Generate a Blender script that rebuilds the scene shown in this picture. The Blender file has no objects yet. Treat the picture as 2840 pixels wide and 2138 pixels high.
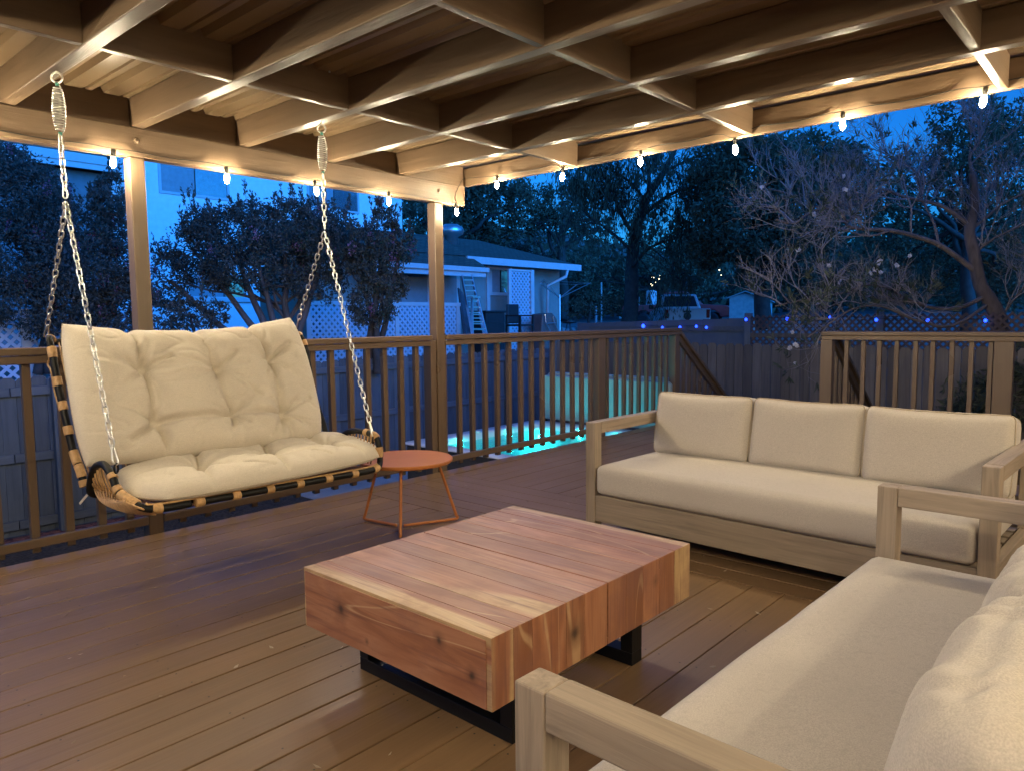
import bpy, bmesh, math, random
from mathutils import Vector, Matrix, noise
from math import sin, cos, pi, radians, exp, sqrt, atan2
random.seed(7)
S = bpy.context.scene
COL = S.collection
V = Vector

# ------------------------------------------------------------------ camera
FPX, YAW, PITCH, ROLL, CAMH = 2042.0, 0.72722, 0.089097, -0.010186, 1.22
_f = V((cos(YAW)*cos(PITCH), sin(YAW)*cos(PITCH), -sin(PITCH)))
_r = V((sin(YAW), -cos(YAW), 0)); _u = _r.cross(_f)
RR = cos(ROLL)*_r + sin(ROLL)*_u
UU = cos(ROLL)*_u - sin(ROLL)*_r
CAM = V((0, 0, CAMH))
def ray(x, y): return RR*((x-1420)/FPX) - UU*((y-1069)/FPX) + _f
def onZ(x, y, z=0.0): d = ray(x, y); return CAM + d*((z-CAMH)/d.z)
def onX(x, y, X): d = ray(x, y); return CAM + d*(X/d.x)
def onY(x, y, Y): d = ray(x, y); return CAM + d*(Y/d.y)
def atD(x, y, D): return CAM + ray(x, y)*D
cam = bpy.data.objects.new('camera', bpy.data.cameras.new('camera'))
COL.objects.link(cam); S.camera = cam
cam.data.sensor_fit = 'HORIZONTAL'; cam.data.sensor_width = 36; cam.data.lens = FPX*36/2840
cam.data.clip_start = 0.02; cam.data.clip_end = 2000
mm = Matrix.Identity(4)
for i in range(3):
    mm[i][0] = RR[i]; mm[i][1] = UU[i]; mm[i][2] = -_f[i]; mm[i][3] = CAM[i]
cam.matrix_world = mm

# ------------------------------------------------------------------ mesh helper
class MB:
    def __init__(s): s.v = []; s.f = []; s.m = []; s.t = []; s.mi = 0; s.tone = 0.0
    def face(s, idx): s.f.append(tuple(idx)); s.m.append(s.mi); s.t.append(s.tone)
    def add(s, vs, fs):
        o = len(s.v); s.v += [V(p) for p in vs]
        for f in fs: s.face([o+i for i in f])
    def box(s, a, b):
        x0, y0, z0 = [min(a[i], b[i]) for i in range(3)]; x1, y1, z1 = [max(a[i], b[i]) for i in range(3)]
        s.add([(x0,y0,z0),(x1,y0,z0),(x1,y1,z0),(x0,y1,z0),(x0,y0,z1),(x1,y0,z1),(x1,y1,z1),(x0,y1,z1)],
              [(0,3,2,1),(4,5,6,7),(0,1,5,4),(1,2,6,5),(2,3,7,6),(3,0,4,7)])
    def bar(s, p0, p1, w, h, up=(0,0,1), w1=None, h1=None):
        p0 = V(p0); p1 = V(p1); d = (p1-p0).normalized(); a = d.cross(V(up))
        if a.length < 1e-4: a = d.cross(V((1,0,0)))
        a.normalize(); b = a.cross(d); vs = []
        for p, ww, hh in ((p0, w, h), (p1, w1 or w, h1 or h)):
            for i, j in ((-1,-1),(1,-1),(1,1),(-1,1)): vs.append(p + a*(ww/2*i) + b*(hh/2*j))
        s.add(vs, [(3,2,1,0),(4,5,6,7),(0,1,5,4),(1,2,6,5),(2,3,7,6),(3,0,4,7)])
    def tube(s, pts, r, n=8, closed=False, cap=True):
        pts = [V(p) for p in pts]; N = len(pts)
        rs = r if isinstance(r, (list, tuple)) else [r]*N
        o = len(s.v); prev = None
        for i, p in enumerate(pts):
            if closed: t = pts[(i+1) % N] - pts[i-1]
            else: t = pts[min(i+1, N-1)] - pts[max(i-1, 0)]
            if t.length < 1e-9: t = V((0,0,1))
            t.normalize()
            if prev is None:
                a = t.cross(V((0,0,1)))
                if a.length < 0.05: a = t.cross(V((1,0,0)))
            else: a = prev - t*prev.dot(t)
            if a.length < 1e-6: a = t.orthogonal()
            a.normalize(); prev = a; b = t.cross(a)
            for k in range(n):
                q = 2*pi*k/n; s.v.append(p + (a*cos(q) + b*sin(q))*rs[i])
        M = N if closed else N-1
        for i in range(M):
            j = (i+1) % N
            for k in range(n):
                l = (k+1) % n; s.face((o+i*n+k, o+i*n+l, o+j*n+l, o+j*n+k))
        if cap and not closed:
            s.face([o+k for k in range(n)][::-1]); s.face([o+(N-1)*n+k for k in range(n)])
    def lathe(s, prof, c=(0,0,0), n=16, M=None):
        c = V(c); o = len(s.v)
        for r, z in prof:
            for k in range(n):
                q = 2*pi*k/n; p = V((max(r,1e-5)*cos(q), max(r,1e-5)*sin(q), z))
                s.v.append((M @ p if M else p) + c)
        for i in range(len(prof)-1):
            for k in range(n):
                l = (k+1) % n; s.face((o+i*n+k, o+i*n+l, o+(i+1)*n+l, o+(i+1)*n+k))
        s.face([o+k for k in range(n)][::-1]); s.face([o+(len(prof)-1)*n+k for k in range(n)])
    def prism(s, poly, ax, a, b):
        """poly: 2D outline in the two axes other than ax; extruded from a to b along ax"""
        n = len(poly); vs = []
        for t in (a, b):
            for p, q in poly: vs.append({0:(t,p,q),1:(p,t,q),2:(p,q,t)}[ax])
        s.add(vs, [tuple(range(n))[::-1], tuple(range(n, 2*n))] + [(i, (i+1)%n, n+(i+1)%n, n+i) for i in range(n)])
    def quad(s, a, b, c, d): s.add([a,b,c,d], [(0,1,2,3)])
    def build(s, name, mat, parent=None, loc=None, smooth=False, bevel=0.0, seg=2, subs=0, norm=True):
        loc = V(loc) if loc is not None else (V(parent['_w']) if parent is not None and '_w' in parent else V((0,0,0)))
        me = bpy.data.meshes.new(name)
        me.from_pydata([tuple(p-loc) for p in s.v], [], s.f)
        mats = mat if isinstance(mat, (list, tuple)) else [mat]
        for m in mats: me.materials.append(m)
        me.polygons.foreach_set('material_index', s.m)
        at = me.attributes.new('tone', 'FLOAT', 'FACE'); at.data.foreach_set('value', s.t)
        if smooth: me.polygons.foreach_set('use_smooth', [True]*len(s.f))
        me.update()
        if norm:
            bm = bmesh.new(); bm.from_mesh(me); bmesh.ops.recalc_face_normals(bm, faces=bm.faces); bm.to_mesh(me); bm.free()
        o = bpy.data.objects.new(name, me); COL.objects.link(o)
        if parent is not None: o.parent = parent
        else: o.location = loc
        o['_w'] = tuple(loc)
        if bevel > 0:
            md = o.modifiers.new('edge', 'BEVEL'); md.width = bevel; md.segments = seg; md.limit_method = 'ANGLE'; md.angle_limit = radians(40)
        if subs:
            md = o.modifiers.new('sub', 'SUBSURF'); md.levels = subs; md.render_levels = subs
        return o

def tag(o, label=None, cat=None, group=None, kind=None):
    if label: o['label'] = label
    if cat: o['category'] = cat
    if group: o['group'] = group
    if kind: o['kind'] = kind
    return o
def thing(name, loc, label, cat, group=None, rot=0.0, local=False):
    """an Empty at the thing's base; with local=True the children are written in its own frame, else in world coordinates"""
    o = bpy.data.objects.new(name, None); COL.objects.link(o)
    o.location = V(loc); o.rotation_euler = (0,0,rot); o.empty_display_size = 0.1
    o['_w'] = (0.0,0.0,0.0) if local else tuple(loc)
    return tag(o, label, cat, group)
def struct(o): o['kind'] = 'structure'; return o
def copy_tree(o, parent=None):
    c = o.copy(); COL.objects.link(c)
    if parent is not None: c.parent = parent
    for ch in [x for x in o.children]: copy_tree(ch, c)
    return c
def arc(pts, n=6):
    """Catmull-Rom smoothing through the given points"""
    P = [V(p) for p in pts]; out = []
    for i in range(len(P)-1):
        a = P[max(i-1,0)]; b = P[i]; c = P[i+1]; d = P[min(i+2, len(P)-1)]
        for k in range(n):
            t = k/n
            out.append(0.5*((2*b) + (c-a)*t + (2*a-5*b+4*c-d)*t*t + (-a+3*b-3*c+d)*t**3))
    out.append(P[-1]); return out
def along(pts, step):
    """resample a polyline at a fixed arc-length step"""
    P = [V(p) for p in pts]; out = [P[0].copy()]; need = step
    for a, b in zip(P, P[1:]):
        L = (b-a).length; pos = 0.0
        if L < 1e-9: continue
        while pos + need <= L: pos += need; out.append(a.lerp(b, pos/L)); need = step
        need -= (L-pos)
    return out

# ------------------------------------------------------------------ materials
def new_mat(name):
    m = bpy.data.materials.new(name); m.use_nodes = True
    nt = m.node_tree; b = nt.nodes['Principled BSDF']; return m, nt, b
def N(nt, t, **kw):
    n = nt.nodes.new(t)
    for k, v in kw.items():
        if k in ('operation','data_type','blend_type','noise_dimensions','feature','attribute_name','musgrave_type','wave_type','bands_direction'): setattr(n, k, v)
        else: n.inputs[k].default_value = v
    return n
def coords(nt, scale=(1,1,1), offset_tone=True):
    tc = N(nt, 'ShaderNodeTexCoord'); mp = N(nt, 'ShaderNodeMapping'); mp.inputs['Scale'].default_value = scale
    at = N(nt, 'ShaderNodeAttribute', attribute_name='tone')
    mul = N(nt, 'ShaderNodeVectorMath', operation='MULTIPLY'); mul.inputs[1].default_value = (37.3, 21.7, 53.1)
    cmb = N(nt, 'ShaderNodeCombineXYZ')
    for i in range(3): nt.links.new(at.outputs['Fac'], cmb.inputs[i])
    nt.links.new(cmb.outputs[0], mul.inputs[0])
    add = N(nt, 'ShaderNodeVectorMath', operation='ADD')
    nt.links.new(tc.outputs['Object'], mp.inputs[0]); nt.links.new(mp.outputs[0], add.inputs[0]); nt.links.new(mul.outputs[0], add.inputs[1])
    return add.outputs[0], at.outputs['Fac'], tc
def ramp(nt, fac, stops):
    r = N(nt, 'ShaderNodeValToRGB'); e = r.color_ramp.elements
    e[0].position = stops[0][0]; e[0].color = (*stops[0][1], 1)
    e[1].position = stops[-1][0]; e[1].color = (*stops[-1][1], 1)
    for p, c in stops[1:-1]:
        q = e.new(p); q.color = (*c, 1)
    nt.links.new(fac, r.inputs[0]); return r.outputs[0]
def mixc(nt, a, b, fac, mode='MIX'):
    m = N(nt, 'ShaderNodeMix', data_type='RGBA', blend_type=mode)
    for sock, val in ((m.inputs[6], a), (m.inputs[7], b), (m.inputs[0], fac)):
        if isinstance(val, (int, float)): sock.default_value = val
        elif isinstance(val, tuple): sock.default_value = (*val, 1)
        else: nt.links.new(val, sock)
    return m.outputs[2]
def bump(nt, b, h, strength=0.3, dist=0.01):
    n = N(nt, 'ShaderNodeBump', Strength=strength, Distance=dist)
    nt.links.new(h, n.inputs['Height']); nt.links.new(n.outputs[0], b.inputs['Normal'])
def maprange(nt, v, a, b, c, d):
    n = N(nt, 'ShaderNodeMapRange'); n.inputs[1].default_value = a; n.inputs[2].default_value = b; n.inputs[3].default_value = c; n.inputs[4].default_value = d
    nt.links.new(v, n.inputs[0]); return n.outputs[0]
def plain(name, col, rough=0.6, metal=0.0, var=0.15, vs=6.0, bmp=0.0, bs=40.0, spec=None):
    m, nt, b = new_mat(name); co, tone, tc = coords(nt)
    n = N(nt, 'ShaderNodeTexNoise', Scale=vs, Detail=4.0); nt.links.new(co, n.inputs['Vector'])
    c0 = tuple(c*(1-var) for c in col); c1 = tuple(min(1, c*(1+var)) for c in col)
    nt.links.new(ramp(nt, n.outputs[0], [(0.3, c0), (0.7, c1)]), b.inputs['Base Color'])
    b.inputs['Roughness'].default_value = rough; b.inputs['Metallic'].default_value = metal
    if spec is not None: b.inputs['Specular IOR Level'].default_value = spec
    if bmp:
        n2 = N(nt, 'ShaderNodeTexNoise', Scale=bs, Detail=5.0); nt.links.new(co, n2.inputs['Vector']); bump(nt, b, n2.outputs[0], bmp)
    return m
def wood(name, col, axis, dark=0.7, rough=0.45, bmp=0.25, grain=(1.3, 26), spec=0.5, tonevar=0.16, stain=None, rvar=0.12):
    """painted or stained timber with the grain along one axis; 'tone' varies board by board"""
    m, nt, b = new_mat(name); sc = [grain[1]]*3; sc[axis] = grain[0]
    co, tone, tc = coords(nt, tuple(sc))
    n = N(nt, 'ShaderNodeTexNoise', Scale=1.0, Detail=6.0, Roughness=0.62, Distortion=0.6); nt.links.new(co, n.inputs['Vector'])
    c = ramp(nt, n.outputs[0], [(0.28, tuple(x*dark for x in col)), (0.5, col), (0.78, tuple(min(1, x*(2-dark)) for x in col))])
    tv = maprange(nt, tone, 0, 1, 1-tonevar, 1+tonevar)
    h = N(nt, 'ShaderNodeHueSaturation'); nt.links.new(tv, h.inputs['Value']); nt.links.new(c, h.inputs['Color']); c = h.outputs[0]
    big = N(nt, 'ShaderNodeTexNoise', Scale=1.7, Detail=2.0); nt.links.new(tc.outputs['Object'], big.inputs['Vector'])
    c = mixc(nt, c, stain if stain else tuple(x*0.72 for x in col), maprange(nt, big.outputs[0], 0.35, 0.85, 0, 0.6))
    nt.links.new(c, b.inputs['Base Color'])
    nt.links.new(maprange(nt, big.outputs[0], 0.3, 0.7, max(0.05, rough-rvar), rough+rvar), b.inputs['Roughness'])
    b.inputs['Specular IOR Level'].default_value = spec
    bump(nt, b, n.outputs[0], bmp, 0.004)
    return m
def fabric(name, col, weave=900.0, rough=0.9, wob=0.0):
    m, nt, b = new_mat(name); co, tone, tc = coords(nt)
    w = N(nt, 'ShaderNodeTexNoise', Scale=weave*0.4, Detail=2.0); nt.links.new(co, w.inputs['Vector'])
    st = N(nt, 'ShaderNodeMapping'); st.inputs['Scale'].default_value = (60, 60, 400); nt.links.new(co, st.inputs[0])
    sl = N(nt, 'ShaderNodeTexNoise', Scale=1.0, Detail=3.0); nt.links.new(st.outputs[0], sl.inputs['Vector'])
    big = N(nt, 'ShaderNodeTexNoise', Scale=3.0, Detail=4.0); nt.links.new(co, big.inputs['Vector'])
    c = ramp(nt, w.outputs[0], [(0.3, tuple(x*0.80 for x in col)), (0.7, tuple(min(1, x*1.12) for x in col))])
    c = mixc(nt, c, tuple(x*0.78 for x in col), maprange(nt, sl.outputs[0], 0.52, 0.75, 0, 0.6))
    c = mixc(nt, c, tuple(x*0.85 for x in col), maprange(nt, big.outputs[0], 0.45, 0.75, 0, 0.5))
    nt.links.new(c, b.inputs['Base Color']); b.inputs['Roughness'].default_value = rough
    b.inputs['Sheen Weight'].default_value = 0.15; b.inputs['Specular IOR Level'].default_value = 0.15
    mx = N(nt, 'ShaderNodeMath', operation='ADD'); nt.links.new(w.outputs[0], mx.inputs[0])
    b2 = N(nt, 'ShaderNodeMath', operation='MULTIPLY'); b2.inputs[1].default_value = wob; nt.links.new(big.outputs[0], b2.inputs[0]); nt.links.new(b2.outputs[0], mx.inputs[1])
    bump(nt, b, mx.outputs[0], 0.16, 0.002)
    return m
def emit(name, col, strength):
    m, nt, b = new_mat(name); b.inputs['Base Color'].default_value = (*[min(1, c) for c in col], 1)
    b.inputs['Emission Color'].default_value = (*col, 1); b.inputs['Emission Strength'].default_value = strength; return m
def leafmat(name, col, col2, rough=0.6):
    m, nt, b = new_mat(name)
    g = N(nt, 'ShaderNodeAttribute', attribute_name='tone')
    nt.links.new(ramp(nt, g.outputs['Fac'], [(0, tuple(c*0.55 for c in col)), (0.6, col), (1, col2)]), b.inputs['Base Color'])
    b.inputs['Roughness'].default_value = rough; b.inputs['Specular IOR Level'].default_value = 0.2
    tl = N(nt, 'ShaderNodeBsdfTranslucent'); mx = N(nt, 'ShaderNodeMixShader'); mx.inputs[0].default_value = 0.38; out = nt.nodes['Material Output']
    nt.links.new(b.inputs['Base Color'].links[0].from_socket, tl.inputs[0]); nt.links.new(b.outputs[0], mx.inputs[1]); nt.links.new(tl.outputs[0], mx.inputs[2]); nt.links.new(mx.outputs[0], out.inputs[0]); return m

PAINT = (0.150, 0.101, 0.064)
M_px = wood('brown_paint_x', PAINT, 0, dark=0.84, rough=0.41, bmp=0.8, tonevar=0.10, rvar=0.06, spec=0.4)
M_py = wood('brown_paint_y', PAINT, 1, dark=0.84, rough=0.41, bmp=0.8, tonevar=0.10, rvar=0.06, spec=0.4)
M_pz = wood('brown_paint_z', PAINT, 2, dark=0.86, rough=0.36, bmp=0.5, tonevar=0.08)
DECK = (0.185, 0.112, 0.058)
M_dx = wood('deck_paint_x', DECK, 0, dark=0.86, rough=0.38, bmp=0.45, tonevar=0.10, stain=(0.15,0.092,0.052), rvar=0.05, spec=0.3)
M_dy = wood('deck_paint_y', DECK, 1, dark=0.86, rough=0.38, bmp=0.45, tonevar=0.10, stain=(0.15,0.092,0.052), rvar=0.05, spec=0.3)
TEAK = (0.305, 0.238, 0.178)
M_tx = wood('weathered_teak_x', TEAK, 0, dark=0.60, rough=0.6, bmp=0.5, grain=(2.2, 42), stain=(0.225,0.18,0.135))
M_ty = wood('weathered_teak_y', TEAK, 1, dark=0.60, rough=0.6, bmp=0.5, grain=(2.2, 42), stain=(0.225,0.18,0.135))
M_tz = wood('weathered_teak_z', TEAK, 2, dark=0.60, rough=0.6, bmp=0.5, grain=(2.2, 42), stain=(0.225,0.18,0.135))
M_sofa = fabric('oatmeal_linen', (0.52, 0.465, 0.41))
M_swingfab = fabric('cream_canvas', (0.66, 0.59, 0.49), weave=1400, wob=0.6)
M_pipe = fabric('linen_piping', (0.50, 0.415, 0.31))
M_blackmetal = plain('black_steel', (0.006, 0.006, 0.006), rough=0.45, metal=0.0, var=0.1, spec=0.25)
M_rattan = wood('rattan', (0.50, 0.30, 0.13), 2, dark=0.6, rough=0.5, bmp=0.3, grain=(30, 60))
M_chain = plain('zinc_chain', (0.80, 0.78, 0.72), rough=0.28, metal=1.0, var=0.1)
M_green = plain('green_thread', (0.05, 0.28, 0.22), rough=0.5)
M_orange = plain('orange_metal', (0.47, 0.16, 0.038), rough=0.42, var=0.08, bmp=0.05, bs=300)
M_roofsheet = plain('brown_corrugated_steel', (0.25, 0.175, 0.105), rough=0.27, metal=0.12, var=0.03, vs=3, spec=0.8)
M_fence = wood('grey_fence_wood', (0.095, 0.112, 0.13), 2, dark=0.72, rough=0.8, bmp=0.5, grain=(1.6, 22), tonevar=0.3)
M_fencex = wood('grey_fence_rail', (0.105, 0.122, 0.14), 0, dark=0.75, rough=0.8, bmp=0.4, tonevar=0.2)
M_picket = wood('brown_picket_wood', (0.16, 0.135, 0.11), 2, dark=0.7, rough=0.85, bmp=0.5, grain=(1.6, 22), tonevar=0.35)
M_latd = plain('dark_lattice_wood', (0.085, 0.06, 0.055), rough=0.85)
M_latw = plain('white_vinyl', (0.50, 0.56, 0.64), rough=0.5, var=0.05)
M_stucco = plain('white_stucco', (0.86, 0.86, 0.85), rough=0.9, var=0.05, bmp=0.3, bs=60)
M_stucco_shade = plain('shaded_stucco', (0.20, 0.20, 0.21), rough=0.85, var=0.1)  # grey puts the porch wing's shade into its wall colour
M_siding = plain('pale_siding', (0.28, 0.28, 0.25), rough=0.85, var=0.06)
M_trim = plain('white_trim', (0.58, 0.58, 0.58), rough=0.6, var=0.05)
M_glass = plain('window_glass', (0.03, 0.035, 0.04), rough=0.04, var=0.2, spec=1.0)
M_pane = plain('reflecting_pane', (0.45, 0.50, 0.55), rough=0.05, metal=0.75, var=0.08)
M_blind = plain('window_blind', (0.30, 0.31, 0.32), rough=0.6, var=0.1)
M_metal = plain('aluminium', (0.72, 0.73, 0.75), rough=0.35, metal=0.9, var=0.08)
M_darkplastic = plain('black_plastic', (0.02, 0.02, 0.022), rough=0.5)
M_concrete = plain('concrete', (0.36, 0.36, 0.35), rough=0.85, var=0.18, vs=2.0, bmp=0.3, bs=30)
M_asphalt = plain('driveway', (0.14, 0.14, 0.14), rough=0.85, var=0.15, vs=0.6)
M_bulb = emit('warm_bulb', (1.0, 0.835, 0.55), 1350)
M_addlamp = emit('added_globe', (1.0, 0.83, 0.56), 240)  # glow of the lanterns added out of view
M_blue = emit('blue_led', (0.015, 0.06, 1.0), 6)
M_cyan = emit('tub_led', (0.03, 0.80, 0.86), 120)
M_far = emit('far_lamp', (1.0, 0.85, 0.5), 5)
M_wire = plain('black_wire', (0.012, 0.011, 0.010), rough=0.5)
M_bark = wood('bark', (0.13, 0.10, 0.085), 2, dark=0.5, rough=0.9, bmp=0.8, grain=(3, 14))
M_twig = plain('pale_twig', (0.24, 0.215, 0.215), rough=0.85, var=0.3)
M_trunkd = plain('dark_trunk', (0.05, 0.042, 0.036), rough=0.9, var=0.3)
M_leafdark = leafmat('dark_evergreen_leaf', (0.16, 0.145, 0.09), (0.25, 0.22, 0.14))
M_leafmid = leafmat('olive_leaf', (0.16, 0.15, 0.09), (0.26, 0.24, 0.15))
M_leafmyrtle = leafmat('myrtle_leaf', (0.105, 0.11, 0.085), (0.18, 0.165, 0.145))
M_flower = leafmat('pink_blossom', (0.34, 0.15, 0.22), (0.55, 0.30, 0.40))
M_white = leafmat('white_petal', (0.75, 0.72, 0.74), (0.85, 0.83, 0.85))
M_leaflance = leafmat('lance_leaf', (0.11, 0.13, 0.08), (0.20, 0.21, 0.13))

def mulch_mat():
    m, nt, b = new_mat('dark_mulch'); co, tone, tc = coords(nt)
    v = N(nt, 'ShaderNodeTexVoronoi', Scale=26.0); nt.links.new(co, v.inputs['Vector'])
    nt.links.new(ramp(nt, v.outputs['Distance'], [(0.0, (0.018,0.015,0.012)), (0.6, (0.07,0.055,0.042))]), b.inputs['Base Color'])
    b.inputs['Roughness'].default_value = 0.95; bump(nt, b, v.outputs['Distance'], 1.0, 0.03); return m
M_mulch = mulch_mat()
def redmulch_mat():
    m, nt, b = new_mat('red_bark_chips'); co, tone, tc = coords(nt)
    v = N(nt, 'ShaderNodeTexVoronoi', Scale=24.0); nt.links.new(co, v.inputs['Vector'])
    nt.links.new(ramp(nt, v.outputs['Color'], [(0.2, (0.10,0.03,0.025)), (0.8, (0.32,0.12,0.08))]), b.inputs['Base Color'])
    b.inputs['Roughness'].default_value = 0.95; bump(nt, b, v.outputs['Distance'], 0.8, 0.02); return m
M_redmulch = redmulch_mat()
M_ground = plain('dry_ground', (0.10, 0.088, 0.068), rough=0.95, var=0.4, vs=1.2, bmp=0.6, bs=12)
M_hill = plain('brush_hill', (0.11, 0.12, 0.10), rough=0.95, var=0.5, vs=0.12)
M_shingle = None
def shingle_mat():
    m, nt, b = new_mat('grey_shingle'); tc = N(nt, 'ShaderNodeTexCoord')
    br = N(nt, 'ShaderNodeTexBrick'); br.inputs['Scale'].default_value = 2.6; br.inputs['Color1'].default_value = (0.07,0.075,0.055,1); br.inputs['Color2'].default_value = (0.11,0.115,0.085,1); br.inputs['Mortar'].default_value = (0.04,0.04,0.035,1)
    br.inputs['Mortar Size'].default_value = 0.03
    nt.links.new(tc.outputs['Object'], br.inputs['Vector']); nt.links.new(br.outputs[0], b.inputs['Base Color'])
    b.inputs['Roughness'].default_value = 0.9; return m
M_shingle = shingle_mat()
# ================================================================== DECK (setting)
DE = 4.352            # outer edge of the deck
def board(mb, lo, hi):
    mb.tone = random.random(); mb.box(lo, hi)
mb = MB(); random.seed(3)
y = 4.2
mb.mi = 0
for a, b in ((-2.6, 0.9), (0.904, 4.9), (4.904, 7.92)): board(mb, (a, 4.206, -0.035), (b, DE, 0))
while y > -1.6:
    y2 = y - 0.1497
    x = -2.6
    while x < 3.16:
        x2 = 3.163
        if 3.163 - x2 < 0.7: x2 = 3.163
        g = random.uniform(0.0025, 0.0048)
        board(mb, (x, y2+g, -0.035), (x2-0.004, y-0.002, random.uniform(-0.0012, 0.0006))); x = x2
    board(mb, (4.014, y2+0.0035, -0.035), (7.92, y-0.0015, random.uniform(-0.0012, 0.0006)))
    y = y2
mb.mi = 1; x = 3.167
for k in range(6):
    x2 = x + 0.1408
    board(mb, (x+0.0015, -1.6, -0.035), (x2-0.0025, 4.198, random.uniform(-0.0012, 0.0006))); x = x2
mb.mi = 2; yb = 4.2                                # screw heads, two to a board on every joist
while yb > 0.9:
    for k in range(14):
        x = 0.25+0.406*k
        if x > 3.1 and x < 4.05: continue
        for dy in (-0.03, -0.12):
            if random.random() < 0.35: continue
            px, py, r = x+random.uniform(-.008,.008), yb+dy+random.uniform(-.006,.006), 0.0036
            o = len(mb.v); mb.v += [V((px+r*cos(q*pi/3), py+r*sin(q*pi/3), 0.0012)) for q in range(6)]; mb.face([o+q for q in range(6)])
    yb -= 0.1497
mb.mi = 0; mb.tone = 0.3
mb.box((-2.6, DE-0.042, -0.24), (7.92, DE-0.002, -0.037))
mb.box((7.875, -1.6, -0.24), (7.915, DE-0.045, -0.037))
for xx in (-2.0, -0.8, 0.4, 1.6, 2.8, 4.0, 5.2, 6.4, 7.6): mb.box((xx, -1.5, -0.19), (xx+0.04, DE-0.05, -0.038))
struct(mb.build('deck', [M_dx, M_dy, M_wire], bevel=0.0025))

mb = MB(); mb.tone = 0.5; mb.box((-9, -1.95, -1.0), (13, -1.62, 5.0))
struct(mb.build('wall', plain('beige_stucco', (0.42, 0.36, 0.29), rough=0.9, bmp=0.3)))

# ================================================================== PATIO COVER
RZ, RT = 2.31, 2.4702
cover = thing('patio_cover', (4.05, 4.4, 0), 'brown painted timber patio cover with corrugated sheet roof over the deck', 'patio cover')
mb = MB(); mb.tone = 0.6; mb.box((-2.3, 4.36, 2.145), (4.345, 4.448, 2.307))
mb.build('header_beam', M_px, cover, bevel=0.006)
mb = MB(); mb.tone = 0.5; mb.box((4.37, -1.6, 2.31), (4.41, 4.47, 2.452))
mb.build('rim_beam', M_py, cover, bevel=0.004)
RX = [-2.05, -1.41, -0.78, -0.14, 0.49, 1.128, 1.752, 2.386, 3.022, 3.66]
for i, x in enumerate(RX):
    mb = MB(); mb.tone = random.random(); mb.box((x, -1.6, RZ), (x+0.066, 4.44, RT)); mb.build('rafter', M_py, cover, bevel=0.005)
BY = [4.402, 3.235, 1.93, 0.64, -0.65]
ends = [x for x in RX] + [4.37]
for yy in BY:
    for a, b in zip(ends, ends[1:]):
        mb = MB(); mb.tone = random.random()
        mb.box((a+0.066, yy, RZ+(0.003 if yy < 4 else 0.0)), (b, yy+0.039, 2.503)); mb.build('blocking', M_px, cover, bevel=0.004)
mb = MB(); prof = []
x = -2.7
while x < 4.5:
    for dx, dz in ((0,0),(0.036,0),(0.041,0.010),(0.050,0.010),(0.055,0),(0.085,0),(0.100,0.030),(0.128,0.030),(0.143,0)): prof.append((x+dx, 2.4705+dz))
    x += 0.19
vs = []
for yy in (-1.65, 0.5, 2.5, 4.85):
    vs += [(px, yy, pz) for px, pz in prof]
n = len(prof)
mb.add(vs, [(r*n+i, r*n+i+1, (r+1)*n+i+1, (r+1)*n+i) for r in range(3) for i in range(n-1)])
o = mb.build('roof_sheet', M_roofsheet, cover); md = o.modifiers.new('t', 'SOLIDIFY'); md.thickness = 0.0012; md.offset = 1
def post_mesh(x0, x1, z0, z1, y0=4.36, y1=4.448):
    mb = MB(); mb.tone = random.random(); mb.box((x0, y0, z0), (x1, y1, z1)); return mb
post_mesh(1.722, 1.806, -0.3, 2.143).build('post', M_pz, cover, bevel=0.006)
post_mesh(4.005, 4.094, -0.3, 2.143).build('post', M_pz, cover, bevel=0.006)
for x in (1.765, 4.05):
    mb = MB(); mb.lathe([(0.0,-0.004),(0.019,-0.004),(0.019,0.0),(0.012,0.002),(0.012,0.013),(0.009,0.016),(0,0.016)], (x, 4.3575, 2.235), 6, Matrix.Rotation(pi/2, 3, 'X'))
    mb.build('bolt', M_px, cover)
# the roof screws that came through: small metal tips
# ================================================================== RAILINGS
def baluster(parent, x, y, z0, z1, sx=0.041, sy=0.038, mat=None):
    mb = MB(); mb.tone = random.random(); dx = random.uniform(-0.003, 0.003)
    mb.bar((x+random.uniform(-.004,.004), y, z0), (x+dx, y, z1), sy, sx, up=(1,0,0)); return mb.build('baluster', M_pz, parent, bevel=0.003)
def rail_x(name, x0, x1, label, bal, posts=()):
    t = thing(name, ((x0+x1)/2, 4.4, 0), label, 'railing', 'deck railing sections')
    mb = MB(); mb.tone = random.random(); mb.box((x0, 4.335, 1.062), (x1, 4.462, 1.1)); mb.build('cap_rail', M_px, t, bevel=0.005)
    mb = MB(); mb.tone = random.random(); mb.box((x0, 4.352, 1.017), (x1, 4.392, 1.0595)); mb.build('sub_rail', M_px, t, bevel=0.005)
    mb = MB(); mb.tone = random.random(); mb.box((x0, 4.352, 0.060), (x1, 4.391, 0.108)); mb.build('bottom_rail', M_px, t, bevel=0.005)
    for x in bal: baluster(t, x, 4.4125, 0.024, 1.0595)
    for a, b in posts:
        mb = MB(); mb.tone = random.random(); mb.box((a, 4.37, -0.2), (b, 4.46, 1.0595)); mb.build('post', M_pz, t, bevel=0.005)
    return t
rail_x('deck_railing', -1.6, 1.719, 'brown deck railing section at the left edge, left of the swing\'s back post', [1.165-0.163*k for k in range(16)] + [1.328, 1.49, 1.64])
rail_x('deck_railing', 1.809, 3.94, 'brown deck railing section behind the hanging swing, between the two roof posts', [3.82-0.157*k for k in range(13)], [(3.943, 4.002)])
xs = [4.287+0.1573*k for k in range(13)] + [6.463, 6.64, 6.795, 6.94, 7.1, 7.262, 7.415, 7.568, 7.70]
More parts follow.
